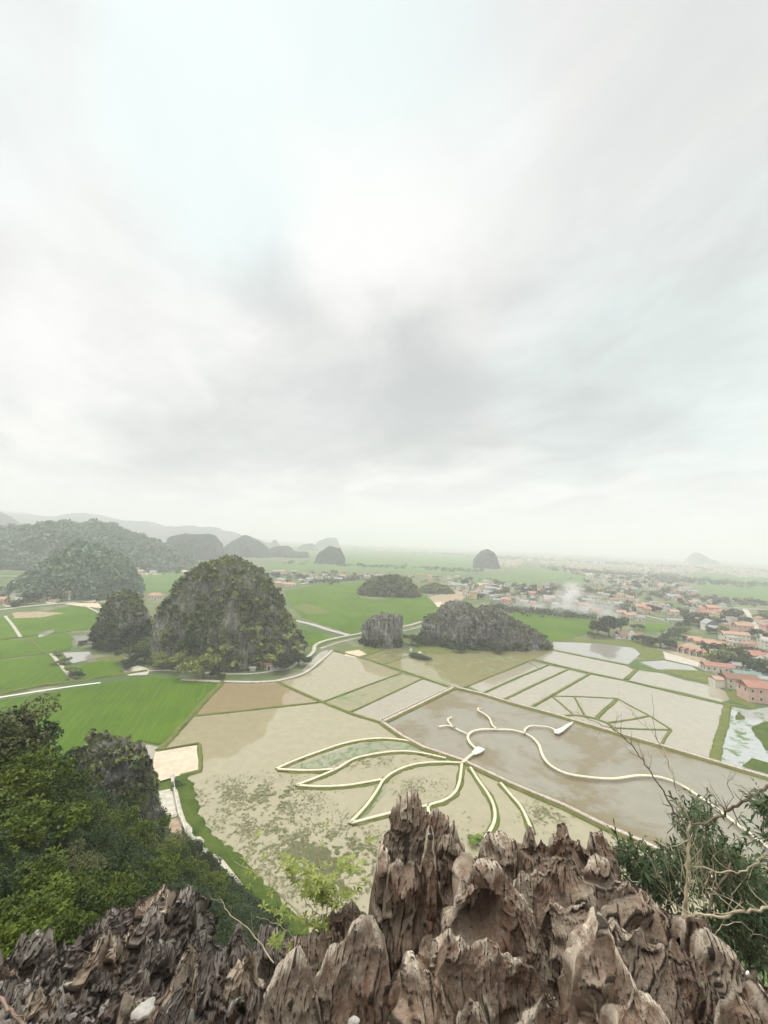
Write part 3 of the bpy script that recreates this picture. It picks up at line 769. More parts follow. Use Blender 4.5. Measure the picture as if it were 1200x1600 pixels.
hill('hill', [(228, 1012), (240, 995), (250, 970), (264, 940), (277, 913), (294, 890), (317, 874), (345, 868), (380, 872), (400, 880), (415, 895), (428, 915), (440, 940), (455, 965), (470, 985), (481, 1010), (484, 1040)], 289, 34, 'karst',
     seed=11, sx=.92, lift=-1.5, n=2.2, na=200, nu=340, amp=12, sc=.045, crag=.5,
     veg=[(1900, 1.2, 14, 1.6, 'leaf_hill', 0, 1, .50), (900, 1.0, 12, 1.5, 'leaf_dark', 0, .8, .55), (1500, .5, 8, 1.2, 'leaf_grey', .0, 1, .46), (1500, 1.3, 14, 1.4, 'leaf_mid', 0, .6, .54), (420, 1.5, 30, 1.6, 'leaf_willow', 0, .35, .5), (700, .8, 12, 1.4, 'leaf_willow', .2, .95, .56)])
hill('hill', [(150, 1012), (158, 965), (165, 940), (178, 925), (195, 920), (213, 930), (224, 945), (232, 965), (243, 1000)], 300, 12, 'karst', sx=.82, seed=12, n=2.6, na=120, nu=160, amp=7, sc=.08, crag=.5,
     veg=[(700, .9, 12, 1.4, 'leaf_dark', 0, 1, .5), (400, .9, 12, 1.4, 'leaf_hill', 0, 1, .48), (400, .5, 8, 1.2, 'leaf_grey', .3, 1, .45), (260, 1.8, 40, 1.6, 'leaf_dark', 0, .42, .2)])
hill('hill', [(564, 1008), (565, 985), (568, 972), (577, 965), (600, 960), (616, 961), (628, 963), (630, 985), (631, 1006)], 337, 12, 'karst_bare', seed=13, n=4.5, na=130, nu=150, amp=5, sc=.11, crag=.65,
     veg=[(350, .5, 8, 1.2, 'leaf_grey', 0.1, 1, .46), (160, .7, 10, 1.2, 'leaf_hill', 0.8, 1, .4), (120, 1.4, 30, 1.3, 'leaf_dark', 0, .25, .3)])
hill('hill', [(650, 1004), (655, 978), (661, 966), (668, 962), (682, 961), (690, 950), (705, 942), (716, 944), (730, 942), (745, 953), (766, 945), (781, 950), (800, 965), (820, 976), (836, 985), (850, 995), (860, 1004)], 356, 25, 'karst_bare', seed=14, n=2.9, na=150, nu=330, amp=9, sc=.07, crag=.6,
     veg=[(1000, .5, 8, 1.2, 'leaf_grey', .1, 1, .46), (700, .8, 12, 1.4, 'leaf_hill', .3, 1, .52), (1000, .9, 12, 1.4, 'leaf_dark', 0, .6, .53), (160, 1.9, 40, 1.5, 'leaf_mid', 0, .22, .3)])
hill('hill', [(560, 934), (564, 915), (580, 903), (600, 899), (620, 896), (640, 904), (652, 922), (655, 930)], 640, 22, 'karst_green_hazy', seed=15, n=2.2, na=60, nu=100, amp=11, sc=.05, lift=-3,
     veg=[(700, 2.6, 14, 1.6, 'leaf_hill', 0, 1, .4), (600, 2.2, 12, 1.6, 'leaf_dark', 0, 1, .45)])
hill('hill', [(648, 926), (662, 916), (680, 912), (700, 917), (710, 926)], 700, 18, 'karst_green_hazy', seed=16, n=2.4, na=50, nu=80, amp=6, sc=.05,
     veg=[(900, 1.8, 10, 1.4, 'leaf_hill', 0, 1, .25)])
hill('hill', [(30, 945), (60, 918), (85, 888), (110, 862), (132, 850), (160, 852), (180, 866), (197, 890), (208, 925)], 540, 70, 'karst_green_hazy', seed=17, n=2.1, na=120, nu=200, amp=16, sc=.03,
     veg=[(9000, 1.9, 7, 1.4, 'leaf_far_hazy', 0, 1, .2)])
hill('hill', [(-180, 870), (-60, 842), (0, 835), (30, 832), (60, 819), (90, 812), (150, 812), (185, 825), (225, 832), (255, 848), (290, 873), (335, 893)], 960, 190, 'karst_green_hazy', lift=-8, seed=18, n=2.0, na=150, nu=420, amp=44, sc=.014,
     veg=[(16000, 3.4, 6, 1.4, 'leaf_far_hazy', 0, 1, .25)])
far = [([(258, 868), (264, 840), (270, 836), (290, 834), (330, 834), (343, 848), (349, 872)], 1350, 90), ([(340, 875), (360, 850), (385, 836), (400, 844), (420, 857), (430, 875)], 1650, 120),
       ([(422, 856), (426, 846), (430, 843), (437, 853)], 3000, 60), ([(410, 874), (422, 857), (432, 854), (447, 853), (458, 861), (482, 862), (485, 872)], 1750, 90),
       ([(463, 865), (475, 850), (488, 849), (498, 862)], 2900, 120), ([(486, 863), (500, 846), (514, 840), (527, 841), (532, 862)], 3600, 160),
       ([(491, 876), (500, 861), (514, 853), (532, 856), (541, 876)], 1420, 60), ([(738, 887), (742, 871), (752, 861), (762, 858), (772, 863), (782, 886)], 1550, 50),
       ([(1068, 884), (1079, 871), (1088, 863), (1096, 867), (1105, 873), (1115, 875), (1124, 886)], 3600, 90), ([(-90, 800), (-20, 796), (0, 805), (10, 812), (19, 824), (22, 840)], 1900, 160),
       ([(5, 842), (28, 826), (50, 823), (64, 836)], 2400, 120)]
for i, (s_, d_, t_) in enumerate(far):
    hill('hill', s_, d_, t_, 'karst_far_hazy', seed=40 + i, n=2.6, na=50, nu=90, amp=t_ * .12, sc=2.2 / t_)
def scal(px0, px1, pts, bump, seed):
    xs = np.linspace(px0, px1, 60); ys = np.interp(xs, [p[0] for p in pts], [p[1] for p in pts])
    n_ = np.abs(np.sin(xs * .085 + 2 * vn(np.stack([xs * .02, xs * 0, xs * 0], 1), seed)))
    return [(x, y - bump * q) for x, y, q in zip(xs, ys, n_)]
hill('hill', scal(-250, 440, [(-250, 800), (0, 803), (50, 808), (100, 811), (140, 804), (185, 815), (230, 818), (265, 826), (300, 826), (350, 827), (385, 838), (440, 852)], 4, 3), 3400, 350, 'karst_far_hazy', seed=70, n=2.4, na=40, nu=400, amp=22, sc=.006)
hill('hill', scal(-300, 250, [(-300, 812), (0, 800), (60, 806), (120, 822), (250, 836)], 3, 9), 4600, 350, 'karst_far_hazy', seed=71, n=2.4, na=40, nu=300, amp=22, sc=.006)
# ================================================================== TREES OF THE PLAIN
def make_tree(name, label, cat, R_, Hc, nl, size, lm, seed, group=None, lobes=7, trunk_h=None, loc=(0, 0, -500)):
    r = np.random.default_rng(seed)
    t = thing(name, label, cat, loc, 0, group)
    th = trunk_h if trunk_h is not None else Hc * .35
    cs = r.normal(size=(lobes, 3)) * [.46, .46, .30] * np.array([R_, R_, Hc * .5]); cs[:, 2] += th + Hc * .42
    cs[0] = [0, 0, th + Hc * .6]
    lr = r.uniform(.30, .52, lobes) * R_
    pts = []
    for c, q in zip(cs, lr):
        k = max(3, int(nl / lobes / 6)); d = r.normal(size=(k, 3)); d /= np.linalg.norm(d, axis=1)[:, None]
        pts.append(c + d * q * r.uniform(.6, 1.0, (k, 1)) * [1, 1, .75])
    C = np.concatenate(pts); C[:, 2] = np.maximum(C[:, 2], th * .5)
    v, q, tt = leaves(C, size, 6, size * 2.2, r)
    mesh_np('crown', v, q, M[lm], parent=t, attrs={'tint': tt})
    mb = MB(); top = Vector((0, 0, th + Hc * .45))
    mb.tube([(0, 0, -.3), (R_ * .03, 0, th * .6), tuple(top)], [R_ * .09, R_ * .065, R_ * .025], 6)
    for c in cs[1:5]: mb.tube([(0, 0, th * .7), tuple((Vector(c) + Vector((0, 0, th * .7))) / 2 + Vector((0, 0, .2))), tuple(c)], [R_ * .045, R_ * .03, R_ * .012], 4)
    mb.build('trunk', M['bark'], t)
    return t
def place_first(lst, i, x, y, rz, s, label, group, z=0.0):
    """the first use of a prototype moves the prototype, the later ones copy it"""
    p, used = lst[i]
    if not used:
        lst[i] = (p, True); p.location = (x, y, z); p.rotation_euler = (0, 0, rz); p.scale = (s, s, s) if not hasattr(s, '__len__') else s
        p['label'] = label
        if group: p['group'] = group
        return p
    return dup(p, (x, y, z), rz, s, label, group)
big = [(make_tree('tree', 'tree', 'tree', 5, 8, 2600, .42, lm, 100 + i), False) for i, lm in enumerate(['leaf_dark', 'leaf_mid', 'leaf_willow', 'leaf_spring'])]
near = [  # px, base py, radius m, height scale, kind, label
 (207, 1012, 6.5, 1.0, 3, 'bright green tree in the gap between the small crag and the big crag'),
 (228, 1014, 6.0, 1.0, 3, 'bright green tree at the left foot of the big limestone crag'),
 (203, 1034, 7.0, .9, 1, 'green tree leaning over the pale track left of the big crag'),
 (226, 1036, 6.5, .9, 0, 'dark tree above the pale yard left of the big crag'),
 (195, 1046, 5.0, .8, 0, 'dark low tree at the edge of the small rice plot by the pale yard'),
 (172, 1015, 6.0, .9, 0, 'dark tree at the foot of the small crag beside the white pond'),
 (188, 1012, 6.0, .8, 0, 'dark spreading tree below the pale streaks of the small crag'),
 (252, 1046, 7.0, 1.0, 2, 'olive bamboo-like tree, leftmost of three at the foot of the big crag'),
 (278, 1048, 7.5, 1.0, 2, 'olive tree beside the track, middle of the three at the foot of the big crag'),
 (318, 1060, 8.5, 1.15, 2, 'large yellow-olive tree overhanging the corner of the brown paddy'),
 (340, 1060, 4.0, .8, 0, 'small dark bush under the large yellow-olive tree'),
 (390, 1040, 6.5, 1.0, 0, 'dark tree left of the red-roofed hut at the foot of the big crag'),
 (372, 1040, 5.5, .9, 1, 'mid green tree among rocks at the front foot of the big crag'),
 (446, 1046, 7.5, .9, 0, 'round dark tree right of the red-roofed hut beside the stream'),
 (466, 1040, 6.0, .9, 0, 'dark tree at the right toe of the big crag above the stream'),
 (400, 1022, 6.0, 1.0, 0, 'dark tree on the ledge above the red-roofed hut'),
 (643, 1008, 6.5, .85, 1, 'rounded green bush between the square crag and the long crag'),
 (661, 1006, 6.0, .85, 0, 'dark tree in front of the streaked face of the long crag'),
 (680, 1008, 5.5, .8, 0, 'low dark tree below the pale streaks of the long crag'),
 (655, 1029, 7.0, .22, 0, 'flat dark bush on the islet in the algae covered paddy'),
 (722, 1018, 6.0, .8, 0, 'dark bush at the front centre of the long crag'),
 (755, 1014, 6.0, .8, 1, 'green bush at the right front of the long crag'),
 (776, 1019, 7.0, .6, 0, 'low spreading dark bush standing at the edge of the algae paddy'),
 (800, 1010, 7.0, .9, 1, 'green tree below the right shoulder of the long crag'),
 (822, 1006, 7.5, .9, 0, 'dark tree near the right end of the long crag'),
 (843, 1003, 6.0, .9, 1, 'last green tree at the right tip of the long crag'),
 (934, 992, 8.5, 1.0, 0, 'big dark tree beside the smoky rice field, leftmost of the clump'),
 (952, 996, 11, 1.25, 0, 'tallest dark tree of the clump between the rice field and the shrine'),
 (970, 988, 9, 1.1, 1, 'green tree of the clump just left of the shrine'),
 (928, 997, 5, .7, 1, 'low green bush at the water edge below the tree clump'),
 (1004, 1006, 6.5, .8, 0, 'dark tree just right of the shrine by the water'),
 (1018, 1009, 6.5, .8, 0, 'dark tree second in the row right of the shrine'),
 (1032, 1012, 7, .8, 0, 'dark tree third in the row right of the shrine'),
 (1046, 1014, 7, .8, 0, 'dark tree ending the row before the five pavilions'),
 (998, 985, 5.5, .8, 0, 'dark tree behind the shrine'),
 (1127, 1032, 4, .8, 0, 'lone dark round tree behind the row of pavilions'),
 (1146, 1034, 5, .6, 0, 'low dark tree right of the lone round tree, before the white cottage'),
 (1163, 1037, 5, .7, 0, 'dark tree behind the long pink shed'),
 (1181, 1040, 5, .7, 0, 'dark tree at the right end of the long pink shed'),
 (1178, 1056, 3.4, .8, 0, 'small dark tree between the green roofed sheds'),
 (1108, 990, 6, .8, 0, 'dark tree in front of the white gabled villa'),
 (1125, 988, 6, .8, 0, 'dark tree right of the white gabled villa'),
 (1140, 986, 6.5, .8, 0, 'dark tree beyond the orange roofed guesthouse'),
 (1185, 998, 7.5, .9, 0, 'dark tree between the guesthouse and the pale road'),
 (1168, 975, 6.5, .9, 0, 'dark tree beside the bend of the pale road'),
 (1070, 990, 7, .8, 2, 'olive tree left of the terrace of orange roofs'),
 (1083, 978, 6, .9, 1, 'green tree behind the terrace of orange roofs'),
 (1060, 1000, 6, .7, 1, 'green bush at the corner of the small bright paddy'),
 (110, 1052, 3.5, .8, 2, 'shrub on the strip between two rice fields, nearest the white pond'),
 (118, 1062, 3.5, .8, 0, 'dark shrub at the lower end of the strip between two rice fields'),
 (100, 1038, 4, .7, 2, 'shrub at the middle of the strip beside the white pond'),
 (88, 1024, 3, .7, 2, 'shrub at the upper end of the strip beside the white pond'),
 (125, 1008, 3, .7, 0, 'dark shrub on the bank between the two white ponds'),
 (140, 1006, 3, .7, 0, 'dark shrub right of the bank between the two white ponds'),
 (747, 1318, 2.6, .6, 3, 'bright green shrub by the lower end of the lotus petal path'),
 (278, 1230, 2.0, .5, 1, 'small shrub beside the fenced garden plot'),
]
for i, (px, py, rad, hs, kd, lab) in enumerate(near):
    g_ = at(px, py); s = rad / 5
    place_first(big, kd, g_.x, g_.y, i * 1.7, (s, s, s * hs * .8), lab, None)
small = [(make_tree('tree', 'tree', 'tree', 5, 7, 420, .95, lm, 140 + i, lobes=6), False) for i, lm in enumerate(['leaf_dark', 'leaf_mid', 'leaf_hill', 'leaf_dark'])]
def in_poly(x, y, pg):
    c = False; j = len(pg) - 1
    for i in range(len(pg)):
        if (pg[i][1] > y) != (pg[j][1] > y) and x < (pg[j][0] - pg[i][0]) * (y - pg[i][1]) / (pg[j][1] - pg[i][1]) + pg[i][0]: c = not c
        j = i
    return c
def rand_in(pg, rnd):
    xs = [p[0] for p in pg]; ys = [p[1] for p in pg]
    while True:
        x, y = rnd.uniform(min(xs), max(xs)), rnd.uniform(min(ys), max(ys))
        if in_poly(x, y, pg): return x, y
VIL = {
 'smoky': [(775, 925), (800, 915), (880, 912), (960, 925), (1000, 938), (1010, 958), (960, 962), (900, 960), (820, 950), (780, 945)],
 'pale': [(700, 915), (780, 908), (800, 925), (790, 945), (730, 935)],
 'beyond': [(890, 905), (960, 900), (1030, 912), (1090, 920), (1085, 932), (1000, 925), (930, 915)],
 'far': [(860, 890), (960, 888), (1080, 893), (1090, 905), (1000, 908), (900, 900)],
 'middle': [(425, 895), (560, 897), (700, 902), (780, 905), (700, 912), (560, 908), (480, 912), (430, 910)],
 'right': [(1010, 940), (1090, 938), (1160, 948), (1100, 962), (1010, 966)],
 'edge': [(1095, 965), (1150, 963), (1160, 1000), (1100, 985), (1070, 975)],
 'pondside': [(1140, 1012), (1210, 1018), (1225, 1062), (1185, 1060), (1150, 1042), (1110, 1040), (1095, 1036)],
 'corner': [(1178, 960), (1215, 955), (1230, 1000), (1200, 985)],
 'foot': [(200, 893), (280, 888), (300, 897), (210, 900)],
 'leftroad': [(-30, 940), (30, 935), (95, 940), (30, 950)],
}
VN = {'pondside': 'the hamlet beside the blue pond', 'smoky': 'the smoky village', 'pale': 'the pale hamlet', 'beyond': 'the hazy village', 'far': 'the far village', 'middle': 'the strip beyond the fields',
      'right': 'the market gardens', 'edge': 'the villa gardens', 'corner': 'the corner past the road', 'foot': 'the range foot', 'leftroad': 'the left roadside'}
rnd = random.Random(3)
tn = {'pondside': 14, 'smoky': 40, 'pale': 12, 'beyond': 18, 'right': 14, 'edge': 14, 'corner': 8, 'foot': 4, 'leftroad': 6, 'middle': 18}
placedT = []
for key, cnt in tn.items():
    for _ in range(cnt):
        x, y = rand_in(VIL[key], rnd); g_ = at(x, y); kd = rnd.randrange(4); s = rnd.uniform(.8, 1.7)
        place_first(small, kd, g_.x, g_.y, rnd.random() * 6, (s, s, s * rnd.uniform(.6, 1)), ('dark' if kd in (0, 3) else 'green') + ' leafy tree among ' + VN[key], ('dark' if kd in (0, 3) else 'green') + ' trees among ' + VN[key])
        placedT.append((g_.x, g_.y))
# hedges and woods too far to count
r = np.random.default_rng(8); C = []
for key, cnt in {'smoky': 90, 'pale': 25, 'beyond': 70, 'far': 60, 'middle': 90, 'right': 20, 'foot': 20}.items():
    for _ in range(cnt):
        x, y = rand_in(VIL[key], rnd); g_ = at(x, y); C.append((g_.x, g_.y, r.uniform(1, 4)))
lines = [((1010, 930), (1200, 945), 160), ((980, 905), (1200, 915), 120), ((440, 880), (760, 893), 90), ((560, 858), (1200, 892), 240), ((780, 915), (1000, 930), 120), ((775, 952), (930, 966), 260), ((0, 925), (95, 935), 80), ((1060, 960), (1160, 970), 70),
         ((480, 912), (560, 905), 60), ((850, 888), (1150, 912), 200), ((700, 866), (1200, 895), 250), ((1040, 1000), (1075, 975), 60), ((140, 938), (230, 935), 60)]
for (x0, y0), (x1, y1), k in lines:
    for _ in range(k):
        t = r.random(); x = x0 + (x1 - x0) * t + r.normal() * 4; y = y0 + (y1 - y0) * t + r.normal() * (2.2 if y0 > 900 else 1.2)
        g_ = at(x, max(y, 858 + .043 * (x - 600))); C.append((g_.x, g_.y, r.uniform(1, 5)))
C = np.array(C); s = np.clip(C[:, 1] / 600, .8, 3.2)
v, q, t = leaves(C, s * 1.1, 26, s * 3.6, r, .55)
tag(mesh_np('distant_trees', v, q, M['leaf_dark'], attrs={'tint': t}), kind='stuff')

# ================================================================== HOUSES
def windows(mb_f, mb_p, w, d, h, floors, nx, T=None, sides=('f',)):
    pass
def house(label, px, py, w, d, h, roof='red', rz=0.0, wall='wall', rh=None, floors=1, nx=4, hip=0.0, wn=True, group=None, annex=None, cat='house', over=.6, world=None, flat=False):
    g_ = world or at(px, py)
    t = thing('house', label, cat, g_, rz, group)
    b = MB().box(-w / 2, w / 2, 0, d, -.2, h)
    if not flat and hip == 0:
        rr = rh or d * .28
        for sx in (-w / 2 + .003, w / 2 - .003): b.poly([(sx, 0, h - .002), (sx, d, h - .002), (sx, d / 2, h + rr * .93)])
    b.build('wall', M[wall], t)
    if flat:
        rb = MB(); rb.box(-w / 2 - .2, w / 2 + .2, -.2, d + .2, h + .003, h + .35); rb.build('roof', M['roof_' + roof], t)
        pb = MB(); pb.box(-w / 2 - .2, w / 2 + .2, -.2, -.02, h + .353, h + 1.1); pb.build('parapet', M['white'], t)
    else:
        MB().gable(-w / 2 - over, w / 2 + over, -over, d + over, h + .01, rh or d * .28, .22, hip).build('roof', M['roof_' + roof], t)
    if wn:
        fh = h / floors
        for fl in range(floors):
            for i in range(nx):
                x = -w / 2 + w * (i + .5) / nx; z = fl * fh + fh * .35
                door = fl == 0 and i == nx // 2
                if door: MB().box(x - .55, x + .55, -.05, .02, 0, min(2.2, fh * .8)).build('door', M['dark'], t)
                else:
                    fr = MB().box(x - .7, x + .7, -.06, .02, z, z + fh * .42).build('window', M['white'], t)
                    MB().box(x - .55, x + .55, -.075, -.063, z + .12, z + fh * .42 - .12).build('pane', M['dark'], fr)
        for sx in (-1, 1):
            for i in range(2):
                y = d * (i + .5) / 2; z = (floors - 1) * fh + fh * .35
                fr = MB().box(min(sx * (w / 2 - .02), sx * (w / 2 + .06)), max(sx * (w / 2 - .02), sx * (w / 2 + .06)), y - .6, y + .6, z, z + fh * .42).build('window', M['dark'], t)
    if annex:
        ax, aw, ad, ah, am, ar = annex
        MB().box(ax, ax + aw, -.8, ad, -.2, ah).build('annex', M[am], t)
        MB().gable(ax - .3, ax + aw + .3, -1.3, ad + .3, ah + .01, ad * .2, .18).build('annex_roof', M['roof_' + ar], t)
    return t
A8 = -.12
H = house
H('salmon pink house with a red roof and dark veranda at the right edge', 1196, 1100, 17, 10, 8.5, 'red', -.18, 'wall_pink', floors=2, nx=4)
H('white two-storey house with a pinkish red roof beside the blue pond', 1163, 1079, 19, 9, 6.5, 'brown', -.16, 'wall', floors=2, nx=5, annex=(-17, 5.5, 6, 5.5, 'wall', 'orange'))
H('long white cottage with a red roof on the pale bank behind the grassy strip', 1126, 1051, 19, 7, 4, 'red', -.2, 'wall', nx=5)
H('low pink roofed shed row behind the white two-storey house', 1170, 1049, 19, 6, 3.4, 'grey', -.2, 'wall', nx=6)
H('red roofed shed partly cut by the right edge behind the dark trees', 1192, 1036, 16, 9, 5, 'red', -.25, 'wall_pink', nx=3)
H('grey-green roofed shed beside the small dark tree', 1170, 1062, 16, 6, 3.2, 'green', -.2, 'wall_grey', nx=3)
H('grey-green roofed shed at the right edge below the pink sheds', 1198, 1062, 16, 6, 3.6, 'green', -.2, 'wall_grey', nx=3)
H('pale blue roofed shed just above the salmon pink house', 1200, 1071, 14, 5, 3.6, 'grey', -.2, 'wall', nx=3)
for i, (x, y) in enumerate([(1064, 1019), (1073, 1021.5), (1083, 1024), (1093, 1026), (1104, 1028)]):
    t = thing('pavilion', ['leftmost', 'second from left', 'middle', 'second from right', 'rightmost'][i] + ' of the five small red gabled pavilions in a row by the pond', 'pavilion', at(x, y), -.2, 'five gabled pavilions in a row')
    MB().box(-2.6, 2.6, 1.2, 5, -.1, 3.4).build('wall', M['wall'], t)
    MB().box(-1.6, -.4, 1.1, 1.17, .1, 2.5).build('door', M['dark'], t); MB().box(.7, 1.9, 1.1, 1.17, 1, 2.3).build('window', M['dark'], t)
    for sx in (-2.5, 2.5): MB().box(sx - .3, sx + .3, -.9, -.3, -.1, 3.4).build('column', M['white'], t)
    T = Matrix.Rotation(math.pi / 2, 4, 'Z')
    MB().gable(-1.6, 5.4, -3.1, 3.1, 3.41, 1.9, .25, T=T).build('roof', M['roof_red'], t)
H('white guesthouse with orange roof, rear wing', 1152, 1003, 24, 8, 7, 'orange', -.16, 'wall', floors=2, nx=6)
H('white guesthouse front wing with an orange lean-to roof', 1160, 1014, 24, 7, 4.8, 'red', -.18, 'wall', nx=5)
H('small upper block with an orange roof on top of the guesthouse', 1165, 996, 16, 9, 12, 'orange', -.16, 'wall_pink', floors=3, nx=3)
for i, (x, y, w_) in enumerate([(1085, 1004, 14), (1102, 1008, 18), (1122, 1012, 20)]):
    H(['left', 'middle', 'right'][i] + ' unit of the low terrace with dusty orange roofs', x, y, w_, 7, 3.2, 'orange', -.2, ['wall', 'wall_pink', 'wall_yellow'][i], nx=4, group='low terrace with dusty orange roofs')
H('white villa with a steep gable and dark window among dark trees', 1118, 986, 12, 12, 7.5, 'grey', 1.35, 'white', rh=5, floors=2, nx=2)
H('pale house with a flat orange roof beside the bend of the road', 1161, 984, 24, 13, 4.5, 'orange', -.1, 'wall', nx=4)
H('long red roofed hall, left wing of the compound by the road', 1104, 962, 26, 11, 4.4, 'red', -.1, 'wall_pink', nx=6)
H('yellow entrance block of the red roofed compound by the road', 1115, 960, 15, 12, 9.5, 'orange', -.1, 'wall_yellow', floors=2, nx=3)
H('long red roofed hall, right wing of the compound by the road', 1140, 963, 36, 12, 4.6, 'red', -.12, 'wall_pink', nx=8)
H('isolated house with a bright orange roof left of the market garden plots', 1009, 950, 13, 10, 5, 'orange', -.05, 'wall_pink', nx=3)
H('long white greenhouse shed beyond the small bright paddy', 1066, 974, 34, 6, 3, 'grey', -.12, 'wall', nx=6)
H('white flat roofed shed far behind the market garden plots', 1055, 936, 24, 16, 4, 'grey', -.1, 'white', nx=4)
t = H('beige shrine with an ornate white gable beside the dark tree clump', 987, 1000, 22, 9, 4.2, 'brown', -.12, 'wall', nx=5, annex=(-15, 4, 5, 3.2, 'wall', 'grey'), cat='shrine')
fg = MB(); fg.poly([(-3.5, -1.2, 0), (3.5, -1.2, 0), (3.5, -1.2, 6), (2, -1.2, 6.4), (1.6, -1.2, 8), (0, -1.2, 9.2), (-1.6, -1.2, 8), (-2, -1.2, 6.4), (-3.5, -1.2, 6)])
fg.poly([(p[0], -.5, p[2]) for p in reversed([tuple(v) for v in fg.v])]); n_ = 9
for i in range(n_): fg.f.append((i, 9 + (n_ - 1 - i), 9 + (n_ - 1 - (i + 1) % n_), (i + 1) % n_))
fg.build('gable', M['white'], t); MB().box(-1, 1, -1.27, -1.21, 0, 3.4).build('door', M['dark'], t)
H('small hut with a faded red roof at the foot of the big crag', 416, 1047, 6.5, 5, 3.6, 'red', .05, 'wall', nx=2, annex=(3.6, 9, 4, 2.4, 'wall_grey', 'green'))
H('tiny white kiosk beside the track left of the red roofed hut', 394, 1049, 3.2, 2.2, 1.8, 'grey', .05, 'wall', nx=1, wn=False)
H('pink walled house with a pale roof at the far left edge', -2, 944, 10, 8, 5, 'orange', .1, 'wall_pink', nx=2)
H('narrow white two-storey house with a reddish roof left of the conical hill foot', 102, 938, 7, 7, 8.5, 'red', .2, 'wall', floors=3, nx=2)
H('white house with a red parapet at the foot of the conical hill', 147, 934, 9, 8, 7.5, 'red', .1, 'wall', floors=2, nx=3)
H('long low shed with a pale roof beside the left road', 83, 938, 11, 5, 2.4, 'grey', .1, 'wall_grey', nx=3)
H('bright orange roofed house in the gap between the conical hill and the big crag', 240, 937, 14, 10, 5, 'orange', .1, 'wall', nx=4, hip=3)
H('white house far behind under the forested range', 58, 902, 12, 9, 7, 'grey', .1, 'wall', floors=2, nx=3)
H('orange roofed hall with a tall roof right behind the big crag', 434, 917, 13, 11, 6, 'orange', .1, 'wall_pink', nx=3, hip=3)
H('wide orange roofed hall second behind the big crag', 451, 917, 22, 11, 4, 'orange', .05, 'wall', nx=4, hip=3)
for x, y, w_, h_, rf, wl, lb in [(791, 948, 12, 10, 'orange', 'wall_pink', 'tall pink house at the left end of the smoky rice field'), (856, 944, 12, 6, 'red', 'wall_pink', 'small pink house left of the smoke plume'),
                             (893, 934, 13, 10, 'orange', 'wall_yellow', 'tall orange house right above the smoke plume'), (876, 941, 7, 8, 'grey', 'wall_yellow', 'narrow yellow house just behind the smoke plume'), (918, 944, 16, 6, 'grey', 'wall_yellow', 'pale yellow house right of the smoke plume'),
                             (913, 953, 14, 7, 'red', 'wall_pink', 'pink red-roofed house right of the smoke plume'), (932, 963, 11, 7, 'red', 'wall', 'white house with a pink roof beside the big dark trees'),
                             (961, 943, 15, 6, 'red', 'wall', 'wide pale house with a red roof behind the big dark trees'), (972, 966, 11, 7, 'orange', 'wall', 'house with an orange gable behind the shrine'),
                             (987, 969, 15, 6, 'orange', 'wall', 'cream house with a broad pale orange roof behind the shrine'), (1000, 970, 12, 4, 'grey', 'wall', 'low pale house right of the cream house behind the shrine'), (805, 942, 15, 6, 'red', 'wall', 'white house with an arched upper window left of the smoke'),
                             (850, 929, 20, 4, 'grey', 'wall', 'long low white house at the back of the smoky village')]:
    H(lb, x, y, w_, 9, h_, rf, rnd.uniform(-.25, .15), wl, floors=2 if h_ > 6 else 1, nx=3)
# village houses: prototypes, then copies
protos = []
for i, (w_, d_, h_, rf, wl, fl, flat) in enumerate([(9, 8, 4.2, 'red', 'wall', 1, False), (11, 8, 6.5, 'orange', 'wall', 2, False), (7, 10, 8.5, 'grey', 'wall', 3, True), (14, 7, 3.6, 'brown', 'wall', 1, False), (12, 8, 4, 'grey', 'wall', 1, False), (8, 9, 6.5, 'red', 'wall_pink', 2, False), (6, 9, 9.5, 'grey', 'wall_yellow', 3, True), (16, 9, 3.8, 'grey', 'wall_grey', 1, False)]):
    protos.append((H('house', 0, 0, w_, d_, h_, rf, 0, wl, floors=fl, nx=2, wn=fl > 1, flat=flat, world=Vector((0, 9000, -500))), False))
PN = ['low white house with a red roof', 'two-storey white house with an orange roof', 'flat-roofed white three-storey house', 'low pale house with a brown roof', 'low pale house with a grey roof', 'two-storey pink house with a red roof', 'tall flat-roofed yellow house', 'grey shed with a grey roof']
hn = {'smoky': 58, 'pale': 36, 'beyond': 56, 'far': 44, 'middle': 34, 'right': 14, 'edge': 7, 'pondside': 13, 'corner': 7, 'foot': 6, 'leftroad': 4}
occ = []
for key, cnt in hn.items():
    for _ in range(cnt):
        for tr in range(20):
            x, y = rand_in(VIL[key], rnd); g_ = at(x, y)
            if all((g_.x - a) ** 2 + (g_.y - b) ** 2 > 15 ** 2 for a, b in occ): break
        occ.append((g_.x, g_.y)); kd = rnd.choice([0, 1, 2, 3, 4, 4, 4, 5, 6, 7, 7, 2, 4, 2]); s = rnd.uniform(.85, 1.25)
        place_first(protos, kd, g_.x, g_.y, rnd.choice([-.2, -.15, 1.4, -.25, .1]), s, PN[kd] + ' in ' + VN[key], PN[kd] + ' set in ' + VN[key])
